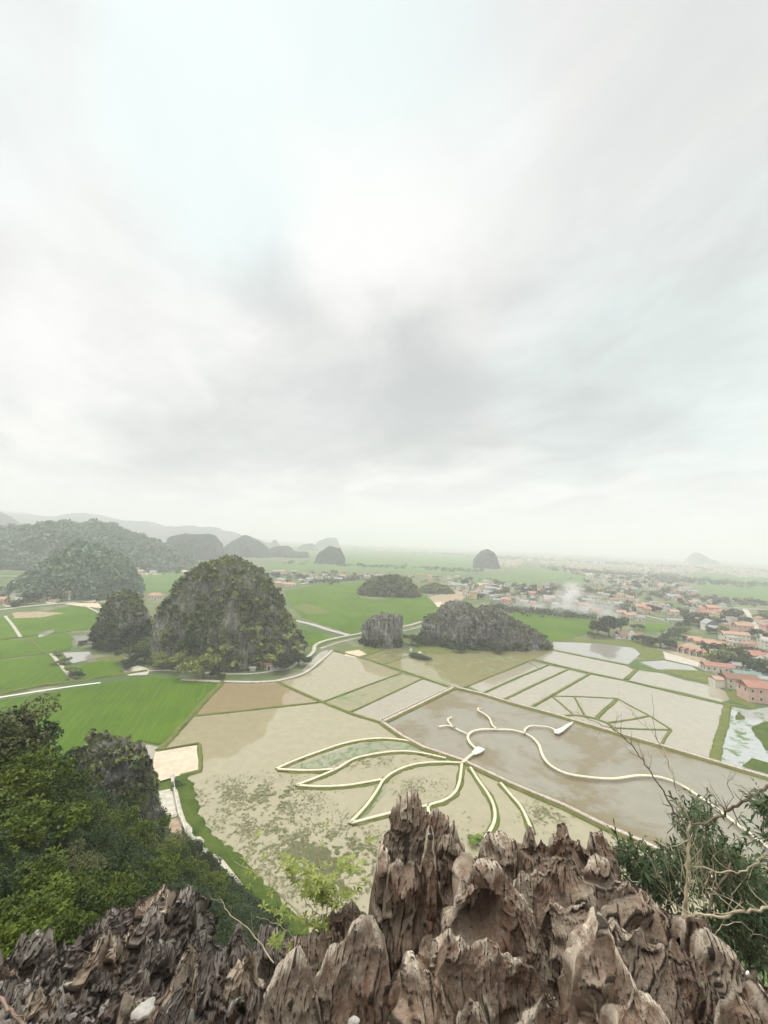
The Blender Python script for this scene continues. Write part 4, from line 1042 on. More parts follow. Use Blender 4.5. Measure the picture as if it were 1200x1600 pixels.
# the town on the horizon, past counting
vs, fs, fw_ = [], [], []
TB, TR = MB(), MB()
for i in range(2600):
    x = rnd.uniform(560, 1260); hy = 846 + .043 * (x - 600); y = hy + 6.5 + rnd.random() ** 1.3 * (26 if x > 760 else 9)
    if vn(np.array([[x * .03, y * .15, 0]]), 5)[0] < .42: continue
    g_ = at(x, y); w_ = rnd.uniform(7, 17) * (1 + g_.y / 9000); d_ = rnd.uniform(8, 14); h_ = rnd.choice([4, 6, 7, 10, 12]) * (1.8 if rnd.random() < .03 else 1); T = Matrix.Translation(g_) @ Matrix.Rotation(rnd.uniform(-.4, .3), 4, 'Z')
    TB.box(-w_ / 2, w_ / 2, 0, d_, 0, h_, T)
    if rnd.random() < .3: TR.gable(-w_ / 2 - .5, w_ / 2 + .5, -.5, d_ + .5, h_ + .02, 2.5, .3, T=T)
tag(TB.build('town_buildings', M['wall']), kind='stuff')
tag(TR.build('town_roofs', M['roof_orange']), kind='stuff')
# market garden beds behind the terrace
for i in range(34):
    x = rnd.uniform(1010, 1095); y = rnd.uniform(938, 972); q = at(x, y)
    L = rnd.uniform(10, 30)
    d_ = Vector((math.cos(-.12), math.sin(-.12), 0))
    tag(ribbon('garden_plot', [q - d_ * L / 2, q + d_ * L / 2], rnd.uniform(2, 5), .25, .02, M[rnd.choice(['path', 'concrete', 'bank', 'earth', 'bank'])]), kind='structure')
# bare patches and yards in the villages
for i in range(70):
    key = rnd.choice(list(VIL)); x, y = rand_in(VIL[key], rnd); w_ = rnd.uniform(4, 11)
    sheet('yard', [(x - w_, y - 1), (x + w_ * .3, y - 1.6), (x + w_, y + .8), (x - w_ * .4, y + 1.5)], .08 + i * .002, M[rnd.choice(['path', 'earth', 'sand', 'path'])], step=8, jit=2, seed=i)

# white grave stones and boulders on the islet
for i, (x, y, h_, lb) in enumerate([(642, 1018, 2.6, 'white pointed tomb stone on the islet before the square crag'), (656, 1021, 1.5, 'low white tomb slab beside the pointed tomb stone'), (702, 1008, 1.6, 'white tomb stone at the foot of the long crag'), (707, 1008, 1.4, 'second white tomb stone at the foot of the long crag'), (716, 1010, 2.0, 'grey white boulder by the dark bush of the long crag')]):
    g_ = at(x, y); m_ = MB(); w_ = h_ * (.8 if i != 1 else 2)
    m_.box(-w_ / 2, w_ / 2, 0, 1, -.1, h_ * .55); t = thing('tomb_stone', lb, 'tomb', g_); m_.build('base', M['white'], t)
    m2 = MB(); b = [(-w_ * .35, .15), (w_ * .35, .15), (w_ * .35, .85), (-w_ * .35, .85)]
    m2.v = [Vector((a, c, h_ * .553)) for a, c in b] + [Vector((0, .5, h_ * 1.2))]; m2.f = [(0, 3, 2, 1), (0, 1, 4), (1, 2, 4), (2, 3, 4), (3, 0, 4)]
    m2.build('cap', M['white'], t)
# smoke from a burning field
sp = at(885, 958)
sm = bpy.data.materials.new('smoke'); sm.use_nodes = True
q = NT(sm.node_tree)
tc = q.n('ShaderNodeTexCoord').outputs['Object']
s3 = q.n('ShaderNodeSeparateXYZ', {0: tc})
cx_ = q.math('SUBTRACT', s3.outputs[0], q.math('MULTIPLY', s3.outputs[2], .25))
rad = q.math('SQRT', q.math('ADD', q.math('MULTIPLY', cx_, cx_), q.math('MULTIPLY', s3.outputs[1], s3.outputs[1])))
wid = q.math('ADD', 5.0, q.math('MULTIPLY', s3.outputs[2], .42))
body = q.ramp(q.math('DIVIDE', rad, wid), 1.0, .1)
nz = q.ramp(q.noise(tc, .09, 4, .6, 1.0), .36, .6)
hf = q.ramp(s3.outputs[2], 46, 6)
den = q.math('MULTIPLY', q.math('MULTIPLY', body, nz), q.math('MULTIPLY', hf, .4))
low = q.math('MULTIPLY', q.math('MULTIPLY', q.ramp(s3.outputs[2], 26, 1), q.ramp(q.noise(tc, .03, 3, .6), .36, .7)), .03)
edge = q.ramp(q.math('SQRT', q.math('ADD', q.math('MULTIPLY', q.math('DIVIDE', s3.outputs[0], 88), q.math('DIVIDE', s3.outputs[0], 88)), q.math('MULTIPLY', q.math('DIVIDE', s3.outputs[1], 55), q.math('DIVIDE', s3.outputs[1], 55)))), 1, .5)
v_ = q.n('ShaderNodeVolumePrincipled', {'Color': (.97, .97, .97, 1), 'Density': q.math('ADD', den, q.math('MULTIPLY', low, edge))})
q.n('ShaderNodeOutputMaterial', {'Volume': v_.outputs[0]})
so = MB().box(-90, 90, -58, 58, .5, 48).build('smoke', sm); so.location = sp
tag(so, kind='stuff')
# ================================================================== THE HILLSIDE BELOW THE VIEWER
class TPS:
    def __init__(s, pts, lam=.002):
        A = np.array([[p[0], p[1]] for p in pts], float); z = np.array([p[2] for p in pts], float)
        s.sc = 1.0 / max(np.ptp(A[:, 0]), np.ptp(A[:, 1])); A = A * s.sc; s.A = A
        n_ = len(A); K = s.U(A, A) + lam * np.eye(n_); Pm = np.hstack([np.ones((n_, 1)), A])
        L = np.block([[K, Pm], [Pm.T, np.zeros((3, 3))]]); s.w = np.linalg.solve(L, np.concatenate([z, np.zeros(3)]))
    def U(s, a, b):
        r2 = ((a[:, None] - b[None]) ** 2).sum(2); return np.where(r2 > 0, r2 * np.log(r2 + 1e-12) * .5, 0)
    def __call__(s, xy):
        q = np.atleast_2d(np.asarray(xy, float)) * s.sc; n_ = len(s.A)
        return np.concatenate([s.U(c, s.A) @ s.w[:n_] + s.w[n_] + c @ s.w[n_ + 1:] for c in np.array_split(q, max(1, len(q) // 20000))])
slope_px = [(30, 1150, 44), (75, 1215, 46), (0, 1220, 38), (0, 1320, 29), (0, 1410, 23), (0, 1490, 18), (90, 1270, 45), (100, 1360, 34), (100, 1440, 23), (60, 1500, 16),
            (150, 1240, 72), (200, 1260, 84), (240, 1310, 98), (200, 1345, 58), (200, 1410, 33), (300, 1350, 82), (330, 1395, 70), (300, 1420, 46), (400, 1455, 56), (365, 1400, 90), (440, 1458, 84),
            (-160, 1180, 50), (-200, 1320, 26), (-250, 1250, 40), (120, 1225, 66), (270, 1330, 104)]
sp_ = [tuple(atd(*p)) for p in slope_px]
sp_ += [(x, y, z) for x in (0, 12, 26) for y, z in ((4, 77), (12, 66), (30, 42), (60, 12), (90, -8), (110, -10))]
sp_ += [(-14, 3, 77), (-25, 5, 75), (-60, 0, 78), (-110, 10, 60), (-120, 60, 20), (-110, 110, -8), (-70, 112, -6), (-15, 108, -10), (0, -30, 84), (-50, -40, 84), (40, -30, 80), (60, 20, 40), (60, 80, -8)]
slope = TPS(sp_)
nx_, ny_ = 210, 190
XX, YY = np.meshgrid(np.linspace(-125, 70, nx_), np.linspace(-45, 125, ny_))
Z0 = slope(np.stack([XX.ravel(), YY.ravel()], 1))
pp = np.stack([XX.ravel(), YY.ravel(), Z0], 1)
hole = np.clip(1.1 - np.hypot(pp[:, 0] / 11, (pp[:, 1] - 4) / 11), 0, 1)
pp[:, 2] += 2.0 * fbm(pp * .12, 4, 3) + 1.2 * (ridged(pp * [.4, .4, .1], 4, 9) - .5) - hole * 9
pp[:, 2] = np.minimum(pp[:, 2], EYE - 2.2 - np.clip(pp[:, 1], 0, 60) * .95 + np.clip(-pp[:, 0] - 12, 0, 200) * 1.0)
pp[:, 2] = np.maximum(pp[:, 2], -3)
i = (np.arange(ny_ - 1)[:, None] * nx_ + np.arange(nx_ - 1)[None]).ravel()
M['hillside'] = mat('hillside', f_karst((.07, .068, .06), (.17, .165, .15), (.045, .07, .02), .5, 2.5))
F_ = np.stack([i, i + 1, i + nx_ + 1, i + nx_], 1)
F_ = F_[(pp[F_][:, :, 2].max(1) > -2.9)]
tag(mesh_np('hillside', pp, F_, M['hillside'], smooth=True), kind='structure')
r = np.random.default_rng(31)
cen_ = pp[F_].mean(1); okf = (cen_[:, 0] < -4) & (cen_[:, 2] > 0) & (cen_[:, 1] > 8)
p, nr = on_faces(pp, F_[okf], 15000, r)
p = p[(vn(p * .3, 4) * .5 + vn(p * .8, 5) * .5 > .42)]
dist = np.clip(p[:, 1] / 60, .35, 1.3)
v, q, t = leaves(p + [0, 0, .3], .2 * dist, 10, .6 * dist, r)
tag(mesh_np('undergrowth', v, q, M['leaf_dark'], attrs={'tint': t}), kind='stuff')
# rocky spur at the foot of the slope
hill('rock_spur', [(78, 1290), (88, 1215), (97, 1190), (118, 1175), (133, 1158), (148, 1150), (160, 1158), (178, 1156), (196, 1152), (212, 1160), (224, 1185), (232, 1230), (248, 1300)], 84, 9, 'karst', seed=91, n=2.3, na=150, nu=220, amp=4.5, sc=.16, crag=.6, zb=6,
     veg=[(3000, .3, 14, 1.6, 'leaf_olive', 0, 1, .40), (1500, .26, 11, 1.4, 'leaf_grey', 0, 1, .46), (2200, .34, 14, 1.5, 'leaf_willow', 0, 1, .50), (1200, .4, 14, 1.5, 'leaf_dark', 0, 1, .5)])

def slope_tree(lab, px, py, depth, rad, kd, hs=1.0, drop=0.0):
    w = atd(px, py, depth); s = rad / 3.5
    return place_first(hillt, kd, w.x, w.y, (px * 7 + py) % 6, (s, s, s * hs), lab, None, z=w.z - 5.4 * s * hs - drop)
hillt = [(make_tree('tree', 'tree', 'tree', 3.5, 5.5, nl, sz, lm, 160 + i, lobes=lb, trunk_h=1.6), False) for i, (lm, sz, nl, lb) in enumerate([('leaf_dark', .19, 5200, 10), ('leaf_mid', .18, 5200, 11), ('leaf_bright', .2, 4800, 12), ('leaf_olive', .15, 6000, 13), ('leaf_bright', .17, 5200, 15)])]
# px, py of the crown top, distance, radius, kind, label
st = [(20, 1118, 43, 4.2, 0, 'big dark tree at the left edge below the rice field'), (-25, 1130, 40, 4, 3, 'olive tree cut by the left edge beside the big dark tree'), (52, 1150, 45, 3.2, 0, 'dark tree on the right shoulder of the big dark tree at the left edge'),
      (72, 1195, 46, 2.6, 0, 'dark tree just left of the rocky spur'), (45, 1190, 38, 3.0, 2, 'bright yellow-green tree below the big dark tree at the left edge'), (90, 1225, 43, 2.8, 1, 'green tree between the bright tree and the rocky spur'),
      (100, 1262, 44, 2.8, 4, 'bright green tree at the foot of the rocky spur'), (15, 1240, 34, 2.6, 2, 'bright yellow-green tree at the left edge halfway down the slope'), (60, 1262, 36, 2.8, 2, 'yellow-green tree with wide branches in the middle of the left slope'),
      (0, 1300, 30, 2.6, 2, 'bright branching tree at the left edge below the middle of the slope'), (40, 1330, 31, 2.2, 0, 'dark tree in the shadowed hollow of the left slope'), (85, 1310, 40, 2.4, 0, 'dark tree above the shadowed hollow'), (120, 1320, 48, 2.6, 0, 'dark leafy tree right of the shadowed hollow'),
      (150, 1270, 62, 3, 4, 'bright green tree below the rocky spur, left one'), (180, 1285, 62, 3.2, 2, 'yellow-green tree below the rocky spur, right one'), (206, 1232, 82, 3.4, 1, 'narrow vivid green tree at the right side of the rocky spur'), (228, 1240, 88, 3.6, 1, 'green tree beside the fenced garden plot'),
      (215, 1275, 84, 3.6, 0, 'dark green tree below the narrow vivid tree'), (245, 1265, 92, 3, 1, 'green tree leaning over the garden fence'), (215, 1300, 60, 3.2, 4, 'bright tree in the middle of the wooded slope'), (240, 1320, 66, 3.2, 3, 'olive tree above the fence end of the garden'),
      (265, 1310, 84, 3.0, 3, 'grey-olive tree by the grey rocks above the pond bank'), (295, 1318, 90, 2.6, 0, 'dark tree beside the white railing'), (325, 1335, 90, 2.6, 0, 'dark tree overhanging the white railing'), (250, 1350, 58, 3.0, 2, 'bright yellow-green tree right of centre on the wooded slope'),
      (290, 1355, 66, 3.2, 4, 'bright green tree above the dark rock gully'), (320, 1368, 74, 3.0, 2, 'bright yellow-green tree near the right toe of the wooded slope'), (350, 1375, 84, 2.6, 0, 'dark tree at the right toe of the wooded slope'), (372, 1400, 84, 2.6, 0, 'dark tree on the pond bank below the toe'),
      (340, 1405, 66, 3, 1, 'green tree behind the left rock ridge, rightmost'), (300, 1395, 50, 2.6, 0, 'dark tree just behind the top of the left rock ridge'), (380, 1430, 64, 2.8, 0, 'dark low tree right of the left rock ridge'), (405, 1435, 80, 2.8, 1, 'green bush on the grass bank near the sapling'),
      (180, 1330, 44, 2.6, 0, 'dark tree among boulders in the slope middle'), (150, 1360, 38, 2.4, 3, 'olive tree among boulders on the left slope'), (110, 1365, 34, 2.2, 1, 'green tree left of the boulders on the slope'), (200, 1375, 42, 2.6, 2, 'bright tree behind the top of the left rock ridge'),
      (235, 1378, 48, 2.4, 4, 'fresh green tree behind the summit of the left rock ridge'), (160, 1400, 27, 1.9, 2, 'yellow-green bush right above the middle of the left rock ridge'), (120, 1410, 26, 2.0, 4, 'bright green bush above the left rock ridge'), (70, 1400, 24, 2.0, 1, 'green bush in the lower left slope'),
      (30, 1390, 22, 1.9, 2, 'bright bush near the left edge of the lower slope'), (-5, 1420, 19, 1.8, 1, 'green bush at the left edge above the rocks'), (40, 1440, 19, 1.7, 2, 'bright bush at the lower left above the rock tips'), (80, 1450, 19, 1.6, 4, 'fresh bush touching the left rock tips'),
      (10, 1470, 16, 1.5, 2, 'yellow-green bush at the left end of the rock ridge'), (200, 1415, 25, 1.6, 1, 'green bush behind the slanting rock tips'), (420, 1440, 76, 2.2, 0, 'dark bush near the foot of the sapling')]
for i, (px, py, dp, rad, kd, lab) in enumerate(st): slope_tree(lab, px, py, dp, rad, kd, .95)
rnd = random.Random(12)
kn = ['dark', 'green', 'bright', 'olive', 'fresh green']
for i in range(70):
    px, py = rnd.uniform(-120, 380), rnd.uniform(1200, 1460)
    if py < 1240 and px > 110 or px > 330 and py < 1380 or px > 240 and py < 1320: continue
    # distance where the sight line meets the slope
    ray_ = ray(px, py); ds = np.linspace(14, 105, 90); zz = slope(np.stack([ray_.x / ray_.y * ds, ds], 1)); zr = EYE + ray_.z / ray_.y * ds
    hit = np.where(zr < zz)[0]
    if not len(hit): continue
    dp = ds[hit[0]]; kd = rnd.choice([0, 0, 0, 1, 1, 3]); rad = rnd.uniform(1.2, 2.3) * min(1, dp / 45 + .3)
    w = atd(px, py, dp); s = rad / 3.5
    place_first(hillt, kd, w.x, w.y, rnd.random() * 6, s, kn[kd] + ' tree in the thick of the wooded slope', kn[kd] + ' trees in the thick of the wooded slope', z=w.z - 3 * s)

# ================================================================== FOREGROUND LIMESTONE
def f_rock(tone=1.0, grey=0.0):
    def f(q):
        p = q.pos()
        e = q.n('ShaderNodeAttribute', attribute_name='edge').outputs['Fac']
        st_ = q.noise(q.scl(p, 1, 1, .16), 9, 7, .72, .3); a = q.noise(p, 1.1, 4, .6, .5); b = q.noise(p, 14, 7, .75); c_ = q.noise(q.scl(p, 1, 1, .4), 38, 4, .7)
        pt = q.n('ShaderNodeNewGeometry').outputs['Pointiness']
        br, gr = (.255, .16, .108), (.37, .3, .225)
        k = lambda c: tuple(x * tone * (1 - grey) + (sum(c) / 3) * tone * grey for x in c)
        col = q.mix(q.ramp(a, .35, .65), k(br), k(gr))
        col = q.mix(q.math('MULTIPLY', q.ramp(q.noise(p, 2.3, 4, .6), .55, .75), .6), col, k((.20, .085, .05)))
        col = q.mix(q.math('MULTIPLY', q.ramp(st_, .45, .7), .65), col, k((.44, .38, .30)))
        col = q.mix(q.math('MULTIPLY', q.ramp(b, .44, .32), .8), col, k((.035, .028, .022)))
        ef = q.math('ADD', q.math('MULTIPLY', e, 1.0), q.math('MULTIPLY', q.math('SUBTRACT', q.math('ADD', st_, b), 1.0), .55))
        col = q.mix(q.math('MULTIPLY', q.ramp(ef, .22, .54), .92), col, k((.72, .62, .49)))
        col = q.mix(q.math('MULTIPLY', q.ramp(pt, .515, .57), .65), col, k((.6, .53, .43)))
        col = q.mix(q.math('MULTIPLY', q.ramp(pt, .493, .45), .92), col, k((.022, .016, .012)))  # near-black painted into concave creases as deep shade
        h = q.math('ADD', q.math('ADD', q.math('MULTIPLY', st_, 1.3), b), q.math('MULTIPLY', c_, .5))
        return P(q, col, .93, h, 1.0, .045, .15)
    return f
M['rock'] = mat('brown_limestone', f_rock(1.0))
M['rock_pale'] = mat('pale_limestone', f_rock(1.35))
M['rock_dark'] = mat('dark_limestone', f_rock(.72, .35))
def rock(label, crest, d, T=.6, h=3.0, mt='rock', seed=1, n=2.6, nu=190, na=210, lump=.16, flute=.07, jag=.14, shear=0.0, pit=None, back=.7, name='rock_pinnacle', tilt=0.0):
    d0, d1 = d if hasattr(d, '__len__') else (d, d)
    k = len(crest); ds = np.linspace(d0, d1, k)
    A = np.array([list(atd(x, y, q)) for (x, y), q in zip(crest, ds)])
    L = np.concatenate([[0], np.cumsum(np.linalg.norm(np.diff(A, axis=0), axis=1))]); u = np.linspace(0, L[-1], nu)
    X, Y, Z = (np.interp(u, L, A[:, j]) for j in range(3))
    zb = Z.min() - h
    mid = (X[0] + X[-1]) / 2; w = abs(X[-1] - X[0]) / 2 + 1e-6
    e = np.clip(1 - np.abs((np.arange(nu) / (nu - 1)) * 2 - 1) ** 3, .03, 1) ** .6
    tt = np.concatenate([np.linspace(-1, -.12, int(na * .62)), np.linspace(-.11, .15, int(na * .2)), np.linspace(.17, 1, int(na * .18))])
    na_ = len(tt); a = tt * math.pi / 2
    sa = np.sign(np.sin(a)) * np.abs(np.sin(a)) ** (2 / 1.15); ca = np.abs(np.cos(a)) ** (2 / n)
    dz = (Z - zb)[:, None] * ca[None]
    PZ = zb + dz
    spread = np.where(sa > 0, back, 1.0)
    PY = Y[:, None] + (T * e)[:, None] * (sa * spread)[None]
    fan = 1 + .16 * (1 - ca)
    PX = mid + (X[:, None] - mid) * fan[None] + tilt * (PZ - Z[:, None])
    Q = np.stack([PX, PY, PZ], 2)
    nrm = np.cross(np.gradient(Q, axis=0), np.gradient(Q, axis=1)); nl = np.linalg.norm(nrm, axis=2, keepdims=True); nrm = nrm / (nl + 1e-9)
    c0 = Q[nu // 2, na_ // 4]; 
    if nrm[nu // 2, na_ // 4, 1] > 0: nrm = -nrm
    cw = np.clip(1.15 - np.abs(tt)[None, :, None] * 4.2, 0, 1)
    nrm = nrm * (1 - cw) + np.array([0, 0, 1.]) * cw + np.array([0, 1., 0]) * (np.sign(tt) * cw[0, :, 0] * (1 - cw[0, :, 0]))[None, :, None]
    nrm /= np.linalg.norm(nrm, axis=2, keepdims=True) + 1e-9
    q = Q.reshape(-1, 3); nn = nrm.reshape(-1, 3)
    sh = q.copy(); sh[:, 0] += shear * (q[:, 2] - zb); sh += .12 * np.stack([fbm(q * 1.7, 2, seed + 70), fbm(q * 1.7 + 9, 2, seed + 71), q[:, 0] * 0], 1)
    big_ = fbm(sh * [1.3, 1.3, .7], 3, seed)
    bl = -np.abs(fbm(sh * [2.4, 2.4, 1.5] + 4, 3, seed + 30)) * 1.4 + .3
    fl = ridged(sh * [4.6, 4.6, 1.0], 3, seed + 10) - .5
    iso = ridged(sh * [6, 6, 4], 4, seed + 12, .6) - .5
    fl2 = ridged(sh * [13, 13, 2.6], 3, seed + 15) - .5
    fn = fbm(sh * [16, 16, 9], 3, seed + 22)
    crack = np.clip(.06 - np.abs(fbm(sh * [.9, .9, .55] + 30, 3, seed + 44)), 0, .06) / .06
    disp = lump * (big_ * 1.2 + bl) + flute * (fl * 1.5 + fl2 * .62) + .014 * fn + .03 * iso - crack * lump * .9
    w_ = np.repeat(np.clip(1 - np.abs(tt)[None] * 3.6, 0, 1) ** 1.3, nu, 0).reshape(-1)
    q2 = q + nn * disp[:, None]
    jg = ridged(np.stack([sh[:, 0] * 5.5, sh[:, 1] * 5.5, sh[:, 0] * 0], 1), 4, seed + 50, .5) - .45
    q2[:, 2] += w_ * jag * jg * 1.6
    if pit:
        for (pxx, pyy, pd, pr, pdep) in pit:
            c = np.array(atd(pxx, pyy, pd)); g_ = np.exp(-((q2[:, 0] - c[0]) ** 2 / pr ** 2 + (q2[:, 2] - c[2]) ** 2 / (pr * 1.5) ** 2) ** 2.6)
            g_ = g_ * (q[:, 1] < Y.mean() + .02) * np.clip((np.repeat(Z, na_) - q[:, 2] - .16) / .16, 0, 1)
            q2[:, 1] += pdep * g_; 
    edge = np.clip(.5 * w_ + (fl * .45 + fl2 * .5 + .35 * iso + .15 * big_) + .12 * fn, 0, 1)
    i = (np.arange(nu - 1)[:, None] * na_ + np.arange(na_ - 1)[None]).ravel()
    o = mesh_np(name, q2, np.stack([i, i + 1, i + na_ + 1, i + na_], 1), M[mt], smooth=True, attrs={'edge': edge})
    return tag(o, label, 'rock')
# base rock under the blades, coloured dark to deepen the shaded gaps
lp = [(300, 1610, 3.4), (600, 1630, 2.8), (900, 1630, 2.8), (1200, 1630, 3.0), (450, 1540, 4.9), (650, 1500, 4.6), (850, 1500, 4.4), (1050, 1540, 4.3), (1250, 1600, 4.6), (650, 1400, 6.3), (850, 1370, 6.9), (960, 1420, 6.5), (1100, 1500, 5.9), (540, 1480, 5.9), (1240, 1590, 6.4),
      (-40, 1620, 4.4), (150, 1590, 5.6), (60, 1530, 9), (250, 1450, 10.6), (300, 1530, 7.3), (400, 1510, 7.8), (120, 1500, 10), (-60, 1560, 9.5)]
lw_ = [list(atd(*p)) for p in lp]
lw_ = [(x, y, z - .8) for x, y, z in lw_] + [(x, y, 82.6) for x in (-8, -3, 3, 8) for y in (-1.5, .6)] + [(-14, 14, 62), (-9, 15, 60), (-5, 14, 60), (-1, 10.5, 66), (3, 11, 66), (6, 10, 68), (9, 9, 70), (10, 5, 76), (-16, 6, 76)]
ledge = TPS(lw_, .0005)
XX, YY = np.meshgrid(np.linspace(-15, 9.5, 620), np.linspace(-1, 13.5, 380))
q = np.stack([XX.ravel(), YY.ravel()], 1); z = ledge(q); q3 = np.stack([q[:, 0], q[:, 1], z], 1)
fl = ridged(np.stack([q[:, 0] * 1.6 + .5 * q[:, 1], q[:, 1] * 1.1, z * .1], 1), 5, 5, .6) - .5
f2 = ridged(np.stack([q[:, 0] * 5, q[:, 1] * 4, z * .3], 1), 4, 8, .6) - .5
q3[:, 2] += fl * .8 + f2 * .22 + .05 * fbm(q3 * 9, 3, 2)
i = (np.arange(379)[:, None] * 620 + np.arange(619)[None]).ravel()
tag(mesh_np('rock_ledge', q3, np.stack([i, i + 1, i + 621, i + 620], 1), M['rock_dark'], smooth=True, attrs={'edge': np.clip(fl * .8 + f2 * .6, 0, 1)}), kind='structure')

rock('tallest brown rock pinnacle rising in the centre in front of the lotus walkway', [(604, 1345), (609, 1300), (612, 1266), (625, 1262), (634, 1252), (652, 1250), (666, 1256), (672, 1272), (688, 1274), (697, 1283), (712, 1303), (726, 1330), (742, 1352)], 6.0, .45, 3.4, seed=3, na=260, nu=230, jag=.13, flute=.1)
rock('thin pale rock blade leaning on the left side of the tallest pinnacle', [(570, 1432), (578, 1392), (588, 1360), (600, 1333), (606, 1342), (612, 1372), (616, 1420)], 5.3, .35, 2.6, 'rock_pale', seed=4, jag=.10, flute=.11)
rock('tall fluted rock wall standing in front of the tallest pinnacle', [(598, 1405), (612, 1362), (640, 1345), (664, 1338), (672, 1300), (678, 1352), (690, 1400), (705, 1450)], 5.1, .5, 3.2, seed=5, na=260, jag=.12, flute=.11)
rock('dark slab of rock on the right side of the tallest pinnacle', [(684, 1330), (692, 1300), (706, 1310), (722, 1325), (740, 1345), (752, 1385)], 5.6, .5, 3, 'rock', seed=6, lump=.12, jag=.08)
rock('broken rock step left of the fluted wall', [(500, 1452), (506, 1428), (520, 1424), (537, 1412), (556, 1410), (570, 1425), (588, 1455)], 5.2, .45, 3, seed=7, jag=.12)
rock('low rock block with a spiky rim behind the sapling foot', [(440, 1500), (452, 1458), (464, 1462), (484, 1466), (505, 1456), (520, 1440), (534, 1452), (545, 1480)], 4.9, .6, 3, 'rock', seed=8, jag=.16)
rock('tall brown rock slab left of centre at the bottom edge', [(470, 1610), (490, 1540), (510, 1500), (540, 1460), (556, 1440), (580, 1445), (600, 1470), (612, 1540), (620, 1610)], 4.4, .5, 2.4, seed=9, lump=.14)
rock('dark rock block with a hollow at the lower left of centre', [(405, 1610), (418, 1555), (440, 1520), (462, 1505), (485, 1520), (500, 1560), (512, 1610)], 4.2, .5, 2.2, 'rock', seed=10)
rock('large rounded boulder with a deep cavity right of the tallest pinnacle', [(688, 1490), (698, 1440), (712, 1400), (724, 1372), (738, 1352), (757, 1350), (778, 1362), (798, 1385), (815, 1400), (832, 1428), (848, 1465), (866, 1520)], 4.5, .75, 3, 'rock', seed=12, na=280, nu=250, lump=.16, jag=.09, flute=.09, pit=[(752, 1438, 4.1, .27, .8)], n=3)
rock('small rounded lump of rock above the cavity boulder', [(728, 1390), (733, 1352), (745, 1335), (760, 1336), (772, 1350), (780, 1375)], 5.1, .4, 2, 'rock', seed=13, jag=.05)
rock('jagged skyline ridge of rock right of the lotus path', [(738, 1370), (752, 1325), (766, 1312), (780, 1310), (796, 1322), (812, 1312), (831, 1300), (842, 1314), (856, 1316), (871, 1305), (884, 1286), (893, 1300), (904, 1316), (918, 1312), (932, 1310), (946, 1312), (958, 1335), (968, 1368), (975, 1400)], 6.7, .7, 3, 'rock', seed=14, nu=300, jag=.2, lump=.2)
rock('second jagged rock ridge below the skyline ridge', [(788, 1420), (806, 1385), (832, 1372), (850, 1345), (868, 1330), (884, 1328), (900, 1342), (918, 1356), (936, 1346), (948, 1356), (966, 1380), (980, 1430)], 5.9, .7, 3, 'rock', seed=15, nu=260, jag=.14, lump=.2)
rock('long sloping brown rock behind the smooth slabs', [(925, 1440), (950, 1378), (975, 1370), (1000, 1378), (1016, 1398), (1032, 1418), (1052, 1438), (1080, 1452), (1110, 1480), (1125, 1530)], 5.7, 1.0, 3, 'rock', seed=16, nu=260, lump=.2, jag=.1, shear=-.6)
rock('small smooth rounded rock between the cavity boulder and the ridge', [(796, 1420), (800, 1382), (812, 1362), (830, 1364), (838, 1390), (838, 1425)], 5.0, .4, 2, 'rock', seed=17, jag=.04, lump=.1)
rock('smooth upright slab of rock right of the cavity boulder', [(832, 1470), (838, 1432), (848, 1405), (858, 1390), (874, 1400), (895, 1402), (915, 1400), (926, 1416), (934, 1460)], 4.6, .55, 2.2, 'rock', seed=18, n=3.2, jag=.05, lump=.12, flute=.05)
rock('big pale rock fin at the bottom right of centre', [(872, 1640), (886, 1580), (898, 1510), (908, 1462), (920, 1440), (930, 1428), (940, 1450), (948, 1488), (968, 1512), (990, 1545), (1005, 1580), (1030, 1640)], 3.6, .6, 2, 'rock_pale', seed=19, na=260, nu=240, lump=.15, flute=.06, jag=.06)
rock('pink tinted rock blade leaning against the big pale fin', [(958, 1640), (975, 1560), (990, 1530), (1008, 1560), (1030, 1600), (1050, 1650)], 3.3, .35, 1.6, 'rock_pale', seed=20, jag=.05)
rock('rock blade behind the big pale fin', [(916, 1470), (928, 1430), (942, 1428), (955, 1455), (968, 1490), (975, 1530)], 4.1, .4, 2, 'rock', seed=21, jag=.08)
rock('long brown rock slab running to the bottom edge on the right', [(930, 1460), (944, 1424), (958, 1412), (976, 1428), (1004, 1442), (1030, 1468), (1052, 1505), (1075, 1550), (1100, 1620)], 4.3, .8, 2.4, 'rock', seed=22, na=260, nu=260, lump=.15, jag=.06, flute=.05, shear=-.5)
rock('ribbed rock right of the long brown slab', [(1025, 1520), (1034, 1476), (1046, 1460), (1064, 1468), (1084, 1482), (1098, 1510), (1120, 1560), (1145, 1620)], 4.6, .6, 2.4, 'rock', seed=23, jag=.1, lump=.16, shear=-.4)
rock('grey pointed rock beneath the bare tree', [(1062, 1480), (1070, 1440), (1081, 1418), (1092, 1436), (1102, 1470), (1112, 1500)], 5.3, .5, 2.5, 'rock', seed=24, jag=.09)
rock('right shoulder of rock descending to the right edge of the photo', [(1080, 1520), (1100, 1470), (1118, 1476), (1134, 1484), (1152, 1505), (1178, 1528), (1205, 1552), (1250, 1590), (1290, 1640)], 5.0, 1.1, 2.8, 'rock', seed=25, nu=260, lump=.22, jag=.1, shear=-.5)
rock('dark brown rock in the bottom right corner', [(1100, 1660), (1120, 1590), (1150, 1560), (1190, 1565), (1230, 1600), (1270, 1660)], 3.9, .7, 2, 'rock', seed=26, lump=.18)
rock('pale fluted rock fin at the bottom centre, left of the cavity boulder', [(628, 1640), (632, 1560), (634, 1495), (642, 1490), (652, 1506), (664, 1518), (672, 1512), (684, 1512), (694, 1530), (704, 1570), (712, 1640)], 3.7, .4, 2, 'rock_pale', seed=27, na=260, jag=.1, flute=.12)
